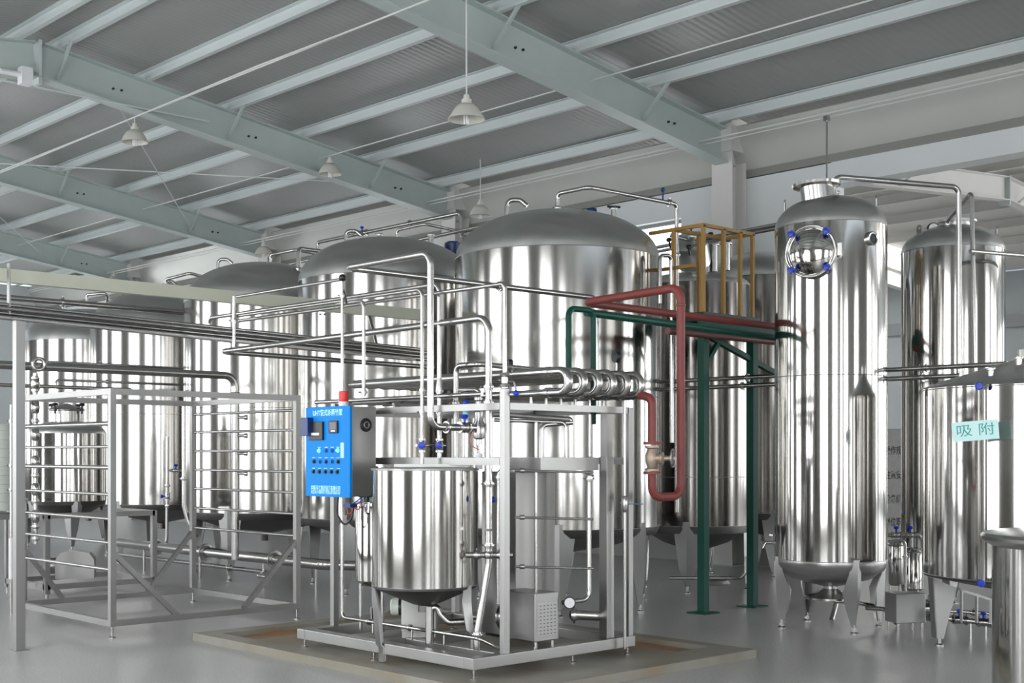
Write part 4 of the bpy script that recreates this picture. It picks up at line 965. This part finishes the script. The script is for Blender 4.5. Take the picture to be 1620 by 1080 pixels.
o = pipe('bright upright pipe behind the tall sheet box', [PD(848, 668, 8.95), PD(848, 938, 8.95)], .012)

# tall plain sheet box and pumps
bq = thing('sheet_box', 'tall plain grey sheet-metal box inside the skid', 'box', (6.45, 6.8, bz1))
MB().box((6.27, 6.62, bz1+.02), (6.66, 6.98, 1.375)).build('casing', SSHEET, bq, smooth=False, bevel=.006)
MB().box((6.29, 6.64, bz1), (6.64, 6.96, bz1+.02)).build('plinth', BLACK, bq, smooth=False)
pm_ = thing('pump', 'pump under a square steel hood with louvre slots, nearest the skid edge', 'pump', (6.23, 6.45, bz1))
mb = MB().box((6.12, 6.27, .225), (6.345, 6.60, .555)); mb.build('motor_hood', SSHEET, pm_, smooth=False, bevel=.008)
mb = MB(); mb.box((6.143, 6.2695, .262), (6.325, 6.2705, .488)).build('louvre_panel', SLOT, pm_, smooth=False)
MB().lathe((6.22, 6.60, .36), [(0, 0), (.10, 0), (.11, .02), (.11, .06), (.08, .09), (0, .09)], 32, (0, 1, 0)).build('pump_head', SPIPE, pm_)
for (x_, y_) in ((6.15, 6.30), (6.31, 6.30), (6.15, 6.57), (6.31, 6.57)): MB().cyl((x_, y_, bz1), (x_, y_, .23), .014, seg=10).build('foot', SPIPE, pm_)
p2 = PD(664, 970, 9.35)
pm2 = thing('pump', 'pale motor pump half hidden under the balance tank', 'pump', (p2.x, p2.y, bz1))
MB().obox((p2.x, p2.y, .345), RT, FW, zz, .125, .10, .115).build('motor_hood', mat('pale_grey_casing', (.60, .61, .58), .4), pm2, smooth=False, bevel=.01)
MB().obox((p2.x, p2.y, .21), RT, FW, zz, .12, .09, .02).build('plinth', SSQ, pm2, smooth=False)
MB().cyl(V((p2.x, p2.y, .40))-RT*.15, V((p2.x, p2.y, .40))-RT*.125, .062, seg=26).build('gasket', BLACK, pm2)
MB().lathe(V((p2.x, p2.y, .40))-RT*.15, [(.062, 0), (.060, .05), (.045, .06), (0, .06)], 26, -RT).build('pump_head', mat('pale_pump_head', (.62, .66, .60), .35), pm2)
o = pipe('return pipe low along the skid behind the hooded pump', [PD(905, 972, 9.1), PD(960, 975, 9.3)], .034, clamps=[(PD(908, 972, 9.12), RT)])

# ================================================================== BALANCE TANK
tx, ty, R = 5.70, 6.93, .365
bt = thing('balance_tank', 'small brushed steel tank with a flat lid beside the blue control cabinet', 'tank', (tx, ty, .055))
zR = 1.5-(742-HZ)/F*8.6; zB = 1.5-(932-HZ)/F*8.6
MB().lathe((tx, ty, 0), [(R, zB), (R, zR)], 128).build('shell', STANK, bt)
MB().lathe((tx, ty, 0), [(R, zR-.012), (R+.008, zR-.010), (R+.009, zR+.004), (R-.05, zR+.007), (0, zR+.010)], 96).build('lid', SSQ, bt)
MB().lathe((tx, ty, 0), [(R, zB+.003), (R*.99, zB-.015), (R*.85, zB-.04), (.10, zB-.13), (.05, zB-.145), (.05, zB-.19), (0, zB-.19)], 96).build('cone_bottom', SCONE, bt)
MB().obox(V((tx, ty, zR+.022))+RT*.05-FW*.05, RT, FW, zz, .26, .012, .010).build('lid_bar', SSQ, bt, smooth=False)
seam(bt, tx, ty, R, zB, .003)
for (px_, py_, z_) in ((603, 1046, .062), (752, 1025, bz1), (590, 979, bz1)):
    q_ = PZ(px_, py_, z_); a_ = math.atan2(q_.y-ty, q_.x-tx); rd = math.hypot(q_.x-tx, q_.y-ty)
    folded_leg(bt, tx, ty, a_, R, [(zB+.01, R+.012, .048, .03), (zB-.10, R+.012, .048, .045), (z_+.12, (rd+R)/2+.01, .030, .04), (z_+.10, rd+.02, .026, .04), (z_, rd+.018, .024, .038)], foot=False)
MB().cyl((tx+.0, ty-.05, zB-.15), (tx+.0, ty-.05, bz1), .03, seg=20).build('drain_stub', SPIPE, bt)
MB().tube([(tx, ty-.05, zB-.17), V((tx, ty-.05, zB-.17))+RT*.05+V((0, 0, .02)), V((tx, ty-.05, zB-.2))+RT*.07, V((tx, ty-.05, zB-.26))+RT*.13, V((tx, ty-.05, zB-.25))+RT*.35], .024, 14, .05).build('outlet_pipe', SPIPE, bt)
# slim cylinder vessel behind it
hq = PD(592, HZ, 9.62)
hv = thing('filter_housing', 'slim steel cylinder vessel partly behind the balance tank', 'vessel', (hq.x, hq.y, bz1))
zt_ = 1.5-(798-HZ)/F*9.5; zb_ = 1.5-(922-HZ)/F*9.5
MB().lathe((hq.x, hq.y, 0), [(0, zb_-.03), (.08, zb_-.03), (.138, zb_+.01), (.14, zb_+.02), (.14, zt_), (.13, zt_+.02), (0, zt_+.03)], 64).build('shell', SPOL, hv)
MB().lathe((hq.x, hq.y, 0), [(.14, zt_-.01), (.158, zt_-.008), (.158, zt_+.012), (.13, zt_+.018)], 48).build('flange', SPIPE, hv)
MB().obox((hq.x, hq.y, zt_+.035), RT, FW, zz, .10, .06, .025).build('cap', WHITE, hv, smooth=False)
for a_ in (30, 150, 270): MB().cyl((hq.x+.1*math.cos(ca(a_)), hq.y+.1*math.sin(ca(a_)), bz1 if hq.y < 8.2 else .06), (hq.x+.1*math.cos(ca(a_)), hq.y+.1*math.sin(ca(a_)), zb_), .014, seg=10).build('leg', SPIPE, hv)
rg = PD(580, 783, 9.35)
o = MB().lathe(rg, [(0, -.05), (.02, -.05), (.022, .0), (.014, .02), (.03, .025), (.03, .05), (0, .055)], 18).build('air_regulator', BLACK, None, origin=rg); tag(o, 'black air regulator with a clear cup on the slim cylinder vessel', 'regulator')
MB().lathe(rg-V((0, 0, .085)), [(0, -.045), (.018, -.04), (.022, .035), (.014, .045)], 16).build('filter_bowl', CLEAR, o)
MB().ball(rg+RT*.05, .02).build('knob', BLACK, o); MB().cyl(rg+RT*.045, rg-RT*.06, .014, seg=10).build('manifold', NAVY, o)

# ================================================================== CONTROL CABINET
cX, cY0, cW, cD, cZ0, cH = 5.47, 7.49, .55, .235, 1.19, .655
cb = thing('control_cabinet', 'bright blue control cabinet with rows of buttons on a steel box', 'control panel', (cX+.1, cY0+cW/2, cZ0))
MB().box((cX+.022, cY0+.004, cZ0+.006), (cX+cD, cY0+cW-.004, cZ0+cH-.006)).build('casing', SSHEET, cb, smooth=False, bevel=.003)
dr = MB().box((cX, cY0, cZ0), (cX+.022, cY0+cW, cZ0+cH)).build('door', PBLUE, cb, smooth=False, bevel=.003)
def pu_(x): return cY0+cW-(x-30)/425*cW
def pv_(y): return cZ0+(985-y)/935*cH
def plate(x0, x1, y0, y1, t, name, m, par=dr, b=0): return MB().box((cX-t, pu_(x1), pv_(y1)), (cX, pu_(x0), pv_(y0))).build(name, m, par, smooth=False, bevel=b)
plate(80, 212, 205, 397, .018, 'recorder', BLACK, b=.003); plate(90, 183, 320, 347, .0195, 'recorder_display', WHITE); plate(35, 106, 160, 352, .05, 'recorder_cover', NAVY, b=.004)
plate(268, 350, 200, 328, .014, 'temperature_controller', BLACK, b=.003); plate(280, 340, 215, 292, .0155, 'controller_display', mat('display_grey', (.16, .13, .15), .3)); plate(292, 332, 298, 312, .0155, 'controller_keys', WHITE)
plate(374, 404, 425, 582, .006, 'label_strip', CYAN)
for (x, y, m_) in [(165, 508, LAMPG), (233, 508, PDARKB), (290, 508, PDARKB), (345, 505, LAMPG)]+[(x, 620, m__) for x, m__ in ((115, BLACK), (172, PDARKB), (232, NAVY), (290, PDARKB), (348, BLACK))]+[(x, 725, BLACK) for x in (110, 168, 226, 284, 340)]:
    MB().lathe((cX-.0005, pu_(x), pv_(y)), [(.017, 0), (.017, .004), (.011, .005), (.010, .016), (0, .017)], 18, (-1, 0, 0)).build('push_button', m_, dr)
mb = MB()
for y, xs_ in ((472, (165, 233, 290, 345)), (580, (110, 172, 232, 290, 345)), (690, (110, 168, 226, 284, 350))):
    for x in xs_: mb.box((cX-.001, pu_(x+15), pv_(y+3)), (cX, pu_(x-15), pv_(y-3)))
mb.build('button_caption', CYAN, dr, smooth=False)
text('lettering', 'UHT管式杀菌装置', .05, (cX-.0012, pu_(245), pv_(118)), -PI/2, CYAN, dr, width=.365, bold=.0008)
text('lettering', '中国·轻工机械设备有限公司', .045, (cX-.0012, pu_(226), pv_(903)), -PI/2, CYAN, dr, width=.365, bold=.0008)
text('lettering', '电话:0577-86801017 传真:0577-86801107', .03, (cX-.0012, pu_(226), pv_(943)), -PI/2, CYAN, dr, width=.365, bold=.0003)
fv = MB().ring((cX+.145, cY0+.002, 1.5+(718-672)/F*9.3), .042, .008, (0, 1, 0), 30, 8); fv.lathe((cX+.145, cY0+.002, 1.5+(718-672)/F*9.3), [(0, .006), (.042, .003)], 30, (0, -1, 0))
f_ = fv.build('fan_grille', BLACK, cb)
MB().ring((cX+.145, cY0-.004, 1.5+(718-672)/F*9.3), .022, .004, (0, 1, 0), 24, 6).build('grille_ring', SSQ, f_)
MB().tube([(5.72, 7.60, 1.40), (5.80, 7.60, 1.40)], .012, 8).tube([(5.70, 7.95, 1.40), (5.80, 7.95, 1.40)], .012, 8).build('mount_arm', SSQ, cb)
bk = V((cX+.09, cY0+.20, cZ0+cH))
be = thing('warning_beacon', 'red warning beacon on a white base on top of the blue cabinet', 'beacon', bk)
MB().lathe(bk, [(0, 0), (.036, 0), (.036, .035), (0, .035)], 28).build('beacon_base', WHITE, be)
MB().lathe(bk, [(.034, .035), (.036, .045), (.036, .105), (.030, .112), (0, .114)], 28).build('beacon_lens', RED, be)
# cables and hoses below the cabinet
a = V((cX+.10, cY0+.16, cZ0)); b_ = rg
tag(MB().tube([a+V((0, .12, 0)), a+V((0, .14, -.13)), a+V((0, .05, -.21)), a+V((.0, -.04, -.17)), a+V((0.02, -.05, -.05))], .0075, 10, .06).build('black_cable', BLACK, None), 'black cable looping below the blue cabinet', 'cable')
for k, (m_, lab, s_) in enumerate(((HOSEB, 'upper blue air hose reaching from the cabinet to the regulator', .0), (HOSEB, 'lower blue air hose reaching from the cabinet to the regulator', -.025), (HOSER, 'red air hose drooping between cabinet and regulator', -.07))):
    A = a+V((.02, -.03, -.05)); 
    tag(MB().tube([A, A+(b_-A)*.3+V((0, 0, s_)), A+(b_-A)*.7+V((0, 0, s_+.01)), b_+V((0, 0, -.02+s_*.3))-RT*.04], .0045, 8, .08).build('air_hose', m_, None), lab, 'hose')
o = MB().box(tuple(a+V((-.03, -.07, -.075))), tuple(a+V((.03, .02, -.045)))).build('terminal_block', NAVY, None, smooth=False); tag(o, 'small terminal block where the hoses leave the cabinet', 'connector')
MB().cyl(a+V((0, -.02, -.05)), a+V((0, -.02, 0)), .01, seg=8).build('gland', BLACK, o)
MB().tube([a+V((0, -.06, -.075)), a+V((0, -.05, -.11)), a+V((0, -.0, -.13)), a+V((0, .01, -.08))], .004, 8, .02).build('wire_tail', HOSER, o)

# ================================================================== RED AND GREEN PIPES
o = pipe('red-painted pipe with a long drop, looping up to the gate valve', [(10.6, 6.97, 2.66), (7.33, 6.97, 2.68), (7.33, 6.0, 2.71), (7.33, 6.0, 1.195), (7.01, 6.0, 1.195), (7.01, 6.0, 1.37)], .031, m=REDP, bend=.09, name='red_pipe')
MB().lathe((7.33, 6.0, 2.58), [(.031, -.012), (.035, -.008), (.035, .008), (.031, .012)], 20).build('joint_ring', REDP, o)
MB().lathe((7.01, 6.0, 1.37), [(.031, -.012), (.062, -.012), (.062, .008), (0, .008)], 28).build('flange', REDP, o)
o = pipe('short red-painted pipe joining the gate valve to the last U-bend', [(7.01, 6.0, 1.575), (7.01, 6.0, 1.90), (6.99, 6.10, 1.92)], .031, m=REDP, bend=.06, name='red_pipe')
MB().lathe((7.01, 6.0, 1.575), [(0, -.008), (.062, -.008), (.062, .012), (.031, .012)], 28).build('flange', REDP, o)
VB = mat('cast_valve_body', (.38, .30, .24), .4, .5, var=.25, vscale=20)
gv = thing('gate_valve', 'cast gate valve with a handwheel between two red flanges', 'valve', (7.01, 6.0, 1.378))
MB().lathe((7.01, 6.0, 1.47), [(0, -.09), (.05, -.09), (.05, -.075), (.034, -.065), (.045, -.03), (.048, 0), (.045, .03), (.034, .065), (.05, .075), (.05, .09), (0, .09)], 28).build('valve_body', VB, gv)
hw = V((7.01, 6.0, 1.47)); hd = (RT*.9-FW*.35).normalized()
MB().lathe(hw, [(.034, 0), (.034, .06), (.045, .065), (.045, .08), (.02, .09), (.014, .16), (0, .16)], 22, hd).build('bonnet', VB, gv)
wh = MB().ring(hw+hd*.15, .062, .007, hd, 32, 8)
s1 = hd.cross(V(zz)).normalized(); s2 = hd.cross(s1)
for k in range(3):
    a_ = k*PI/3; wh.cyl(hw+hd*.15-(s1*math.cos(a_)+s2*math.sin(a_))*.06, hw+hd*.15+(s1*math.cos(a_)+s2*math.sin(a_))*.06, .004, seg=8)
wh.build('handwheel', SSQ, gv)
o = pipe('dark green painted pipe looping down to the exchanger tubes', [(6.73, 6.55, 2.10), (6.73, 6.55, 2.556), (6.99, 6.55, 2.556), (6.99, 6.55, 1.72)], .022, m=GREENP, bend=.06, name='green_pipe')
o = pipe('dark green pipe running back level beside the red pipe', [(6.99, 6.62, 2.55), (9.30, 6.85, 2.55), (10.6, 6.97, 2.55)], .030, m=GREENP, name='green_pipe')
o = pipe('rusty red pipe crossing below the platform deck', [(9.1, 7.6, 2.618), (10.9, 7.6, 2.618)], .034, m=mat('dark_red_pipe_paint', (.13, .035, .03), .4), name='red_pipe')

# ================================================================== GREEN PLATFORM
PXa, PXb, PYa, PYb, PZd, PZr = 9.69, 10.46, 7.66, 8.02, 2.84, 3.66
pt = thing('access_platform', 'small green steel platform with yellow railings in front of the shaded tank', 'platform', ((PXa+PXb)/2, (PYa+PYb)/2, 0))
for (x, y) in ((PXa, PYa), (PXb, PYa)):
    l = MB().box((x-.04, y-.04, .01), (x+.04, y+.04, PZd-.08)).build('post', GREENP, pt, smooth=False)
    MB().box((x-.11, y-.11, 0), (x+.11, y+.11, .012)).build('foot_plate', GREENP, l, smooth=False)
MB().box((PXa-.03, PYa-.03, PZd-.08), (PXb+.08, PYb+.06, PZd)).build('deck', DKGRN, pt, smooth=False)
for (a, b) in (((PXa-.05, PYa-.04), (PXb+.4, PYa-.04)), ((PXa-.05, PYb), (PXb+.4, PYb))):
    MB().bar((*a, PZd-.14), (*b, PZd-.14), .05, .10).build('deck_beam', GREENP, pt, smooth=False)
MB().bar((PXa, PYa, PZd-.20), (PXb+.35, PYa, PZd-.52), .05, .05).build('deck_brace', GREENP, pt, smooth=False)
MB().bar((PXa, PYa, 2.30), (PXa+.32, PYa, PZd-.16), .04, .04).build('deck_brace', GREENP, pt, smooth=False)
def yb_(a, b, name='rail'): return MB().bar(a, b, .032, .032).build(name, YEL, pt, smooth=False)
for (x, y) in ((PXa, PYa), (PXb, PYa), (PXa, PYb), (PXb, PYb), ((PXa*.60+PXb*.40), PYa), ((PXa*.52+PXb*.48)+.2, PYa), ((PXa+PXb)/2, PYb)):
    yb_((x, y, PZd), (x, y, PZr), 'railing_post')
for z in (PZr, ):
    yb_((PXa-.02, PYa, z), (PXb+.02, PYa, z)); yb_((PXa-.02, PYb, z-.0), (PXb+.02, PYb, z)); yb_((PXa, PYa, z), (PXa, PYb+.3, z)); yb_((PXb, PYa, z), (PXb, PYb, z))
    yb_((PXa, PYa+.1, PZd+.45), (PXa, PYb+.3, PZd+.45))

# ================================================================== PIPES ROUND THE TANK ROW
p = on_dome('T1', 882, 0, .15)
A = p; d_ = 12.75
o = pipe('bent steel pipe rising from the top of the biggest tank and down past its edge',
     [A-V((0, 0, .05)), V((A.x, A.y, A.z+.16)), V((A.x, A.y, A.z+.16))+V((0, -.42, .0)), V((A.x+1.32, A.y-.42, A.z+.17)), V((A.x+1.32, A.y-.42, .9))], .022, bend=.05, clamps=[(A+V((0, 0, .02)), zz), (V((A.x+1.2, A.y-.42, A.z+.17)), xx_), (V((A.x+1.32, A.y-.42, A.z-.35)), zz)])
MB().cyl(V((A.x+1.10, A.y-.42, A.z+.17)), V((A.x+1.10, A.y-.42, A.z+.27)), .008, seg=8).ball(V((A.x+1.10, A.y-.42, A.z+.29)), .022).build('valve_knob', NAVY, o)
pipe('high steel pipe running over the gap between the second and biggest tanks', [(10.2, 14.7, 4.30), (10.2, 14.7, 4.39), (10.2, 11.72, 4.39), (10.2, 11.72, 4.10), (10.2, 11.3, 4.02)], .024, bend=.06, clamps=[((10.2, 13.6, 4.39), yy_), ((10.2, 12.7, 4.39), yy_)], valves=[((10.2, 13.7, 4.39), yy_, zz)])
pipe('lower hooped pipe behind the second big tank top', [PD(628, 385, 15.6), PD(628, 364, 15.6), PD(672, 354, 15.2), PD(732, 367, 15.6), PD(790, 352, 15.2)], .018, bend=.05)
pipe('steel pipe slanting up behind the second and biggest tank tops', [PD(640, 384, 15.7), PD(790, 352, 14.9)], .022)
pipe('hooped pipe over the third big tank top', [PD(428, 422, 16.9), PD(428, 403, 16.9), PD(468, 395, 16.6), PD(505, 402, 17)], .02, bend=.05)
pipe('doubled hooped pipe between the third and second tank tops', [PD(472, 432, 15.7), PD(472, 393, 15.7), PD(525, 400, 16.1)], .026, bend=.05, clamps=[(PD(472, 425, 15.7), zz)])
pipe('slanted pipe behind the third and second tank tops', [PD(450, 420, 17.4), PD(512, 406, 16.8)], .018)
pipe('hooped pipe over the fourth big tank top', [PD(262, 452, 18.6), PD(262, 442, 18.6), PD(300, 432, 18.3), PD(330, 440, 18.6)], .022, bend=.05)
pipe('pipe hoop above the farthest big tank', [PD(137, 476, 20.6), PD(137, 466, 20.6), PD(170, 463, 20.4), PD(170, 476, 20.6)], .024, bend=.05)
for i, (z, xo) in enumerate(((2.245, 10.30), (2.16, 10.22))):
    pipe(['upper', 'lower'][i]+' of two level pipes passing behind the tall column tank', [(xo, 8.75, z), (xo, 4.98 if i == 0 else 5.35, z)], .021, clamps=[((xo, 5.7, z), yy_), ((xo, 7.6, z), yy_)])
# column tank vapour line
A = V((pc.x, pc.y, 3.74))+RT*.03
B = PD(1517, 296, 11.5)
pipe('vapour pipe leaving the column tank top and dropping before the rear column', [A-V((0, 0, .04)), V((A.x, A.y, B.z+.03)), B, V((B.x, B.y, PD(1527, 606, 11.5).z))], .0235, bend=.07)
A = PD(1497, 366, 12.3); 
pipe('slanted pipe from the rear column top bending straight down', [PD(1497, 372, 12.4), PD(1498, 350, 12.4), PD(1537, 304, 11.8), PD(1543, 606, 11.8)], .020, bend=.04)
pipe('level pipe leaving the view in front of the rear column', [PD(1535, 397, 11.7), PD(1680, 409, 12.3)], .020)
pipe('upper double pipe reaching from behind the railing to the column tank', [PD(1020, 395, 15.0), PD(1240, 353, 12.9)], .020)
pipe('lower double pipe reaching from behind the railing to the column tank', [PD(1020, 402, 15.0), PD(1240, 359, 12.9)], .018)
o = pipe('cross pipe with a small valve cluster behind the yellow railing', [PD(1060, 372, 14.0), PD(1098, 382, 14.0), PD(1125, 380, 14.2)], .022, bend=.02)
MB().ball(PD(1095, 374, 13.9), .05).ball(PD(1103, 372, 13.95), .038).build('valve_body', SDOME, o)
pipe('looped pipe at the edge of the biggest tank', [PD(1044, 480, 12.3), PD(1044, 404, 12.3), PD(1062, 404, 12.4), PD(1063, 700, 12.4)], .020, bend=.05)
# floor pipes below the rear tanks
pipe('thin floor pipe with an upturned end below the shaded rear tank', [PD(1058, 914, 13.2), PD(1172, 914, 13.2), PD(1180, 905, 13.2), PD(1180, 880, 13.2)], .018, bend=.05)
o = MB().lathe(PD(1132, 922, 13.4), [(0, -.02), (.14, -.02), (.15, 0), (.12, .03), (0, .04)], 32).build('drain_cover', SDOME, None); tag(o, 'low round drain fitting below the shaded rear tank', 'fitting')
# column tank outlet
o = pipe('bent outlet pipe under the tall column tank', [PD(1312, 925, 11.2), PD(1314, 950, 11.2), PD(1345, 952, 11.15), PD(1385, 958, 11.3)], .018, bend=.06, clamps=[(PD(1312, 940, 11.2), zz)])
pipe('thin floor pipe ending at the small feed pump', [PD(1370, 961, 11.2), PD(1400, 963, 11.1), PD(1418, 985, 10.9)], .020, bend=.05)
pipe('slanted prop pipe behind the column tank legs', [PD(1316, 980, 11.75), PD(1328, 935, 11.9)], .024)
# feed pump between column and sign tank
fq = PZ(1432, 998, 0); 
fp = thing('pump', 'feed pump under a square pale steel hood between the column tank and the cone-lid tank', 'pump', (fq.x, fq.y, 0))
fu = (RT*.97+FW*.2).normalized(); fvv = V(zz).cross(fu)
MB().obox((fq.x, fq.y, .205), fu, fvv, zz, .135, .10, .125).build('motor_hood', SLEG, fp, smooth=False, bevel=.006)
MB().lathe(V((fq.x, fq.y, .19))+fu*.135, [(.07, 0), (.075, .06), (.11, .07), (.115, .11), (.08, .13), (0, .13)], 30, fu).build('pump_head', SPIPE, fp)
for sx_ in (-.11, .11):
    for sy_ in (-.08, .08): 
        c_ = V((fq.x, fq.y, 0))+fu*sx_+fvv*sy_; MB().cyl(c_, c_+V((0, 0, .09)), .012, seg=10).build('foot', SPIPE, fp)
# filter cluster with taps behind it
for k, (px_, d_, y0_, y1_, r0, lab) in enumerate(((1418, 12.0, 862, 922, .07, 'nearer small upright filter vessel by the column tank'), (1446, 12.2, 872, 930, .085, 'stouter small upright filter vessel by the sign tank'))):
    c_ = PD(px_, HZ, d_); z0_ = 1.5-(y1_-HZ)/F*d_; z1_ = 1.5-(y0_-HZ)/F*d_
    t_ = thing('filter_vessel', lab, 'vessel', (c_.x, c_.y, 0))
    MB().lathe((c_.x, c_.y, 0), [(0, z0_-.03), (r0*.8, z0_-.02), (r0, z0_), (r0, z1_), (r0*.8, z1_+.03), (0, z1_+.04)], 36).build('shell', SPOL, t_)
    MB().ring((c_.x, c_.y, z1_), r0, .008, zz, 30, 8).build('clamp_band', SPIPE, t_)
    for a_ in (0, 120, 240): MB().cyl((c_.x+r0*.8*math.cos(ca(a_)), c_.y+r0*.8*math.sin(ca(a_)), 0), (c_.x+r0*.8*math.cos(ca(a_)), c_.y+r0*.8*math.sin(ca(a_)), z0_), .010, seg=8).build('leg', SPIPE, t_)
o = pipe('manifold pipe with hooks and valves above the small filter vessels', [PD(1404, 846, 11.9), PD(1455, 845, 11.9), PD(1462, 862, 11.9)], .018, bend=.05, valves=[(PD(1418, 846, 11.9), RT, zz), (PD(1440, 846, 11.9), RT, zz)])
pipe('lower manifold pipe above the small filter vessels', [PD(1404, 856, 11.8), PD(1432, 854, 11.8), V((*PD(1432, 854, 11.8).xy, 0))], .013, bend=.04, clamps=[(PD(1432, 880, 11.8), zz)])
o = pipe('floor pipe with many clamps running behind the sign tank leg', [PD(1500, 978, 10.7), PD(1590, 988, 10.3)], .022, clamps=[(PD(x_, 978+(x_-1500)*.11, 10.7-(x_-1500)*.0044), RT) for x_ in (1508, 1528, 1548, 1566)], valves=[(PD(1518, 980, 10.62), RT, zz), (PD(1556, 984, 10.45), RT, zz)])
c_ = PD(1536, 982, 10.54); MB().cyl((c_.x, c_.y, 0), c_, .012, seg=8).build('pipe_support', SPIPE, o)
o = pipe('upper floor pipe running behind the sign tank leg', [PD(1500, 966, 10.9), PD(1590, 972, 10.6)], .016, clamps=[(PD(1540, 969, 10.75), RT)])
c_ = PD(1560, 970, 10.68); MB().cyl((c_.x, c_.y, 0), c_, .010, seg=8).build('pipe_support', SPIPE, o)
o = thing('tank_brace_frame', 'thin square tube brace frame under the cone-lid tank', 'frame', PZ(1545, 990, 0))
for a_, b_ in ((PD(1512, 930, 10.3), PD(1568, 948, 10.2)), (PD(1521, 932, 10.3), PD(1521, 985, 10.3)), (PD(1545, 938, 10.3), PD(1545, 985, 10.3)), (PD(1567, 947, 10.2), PD(1567, 985, 10.2))):
    MB().bar(a_, b_, .018, .018).build('brace', SSQ, o, smooth=False)

# notices stacked on the far wall beside the column
k_ = 0
nb = PD(1417, 765, 20.0)
ntb = thing('notice_board', 'faded notice board with rows of dark print seen between the column tanks', 'notice board', (nb.x, nb.y, 0))
n0 = (RT*.80-FW*.25).normalized(); nn = V((n0.y, -n0.x, 0))
MB().obox((nb.x, nb.y, nb.z), RT, FW, zz, .40, .02, .85).build('board', POSTER, ntb, smooth=False)
for s_ in (-.36, .36): MB().bar(V((nb.x, nb.y, 0))+RT*s_+FW*.03, V((nb.x, nb.y, nb.z+.8))+RT*s_+FW*.03, .03, .03).build('board_leg', SSQ, ntb, smooth=False)
for (py_, t_) in ((713, '操作规程'), (752, '注意安全'), (790, '设备维护'), (826, '岗位职责')):
    c_ = PD(1417, py_, 20.0); text('lettering', t_, .14, c_-FW*.0212, -yaw, BLACK, ntb, width=.34, bold=.003)
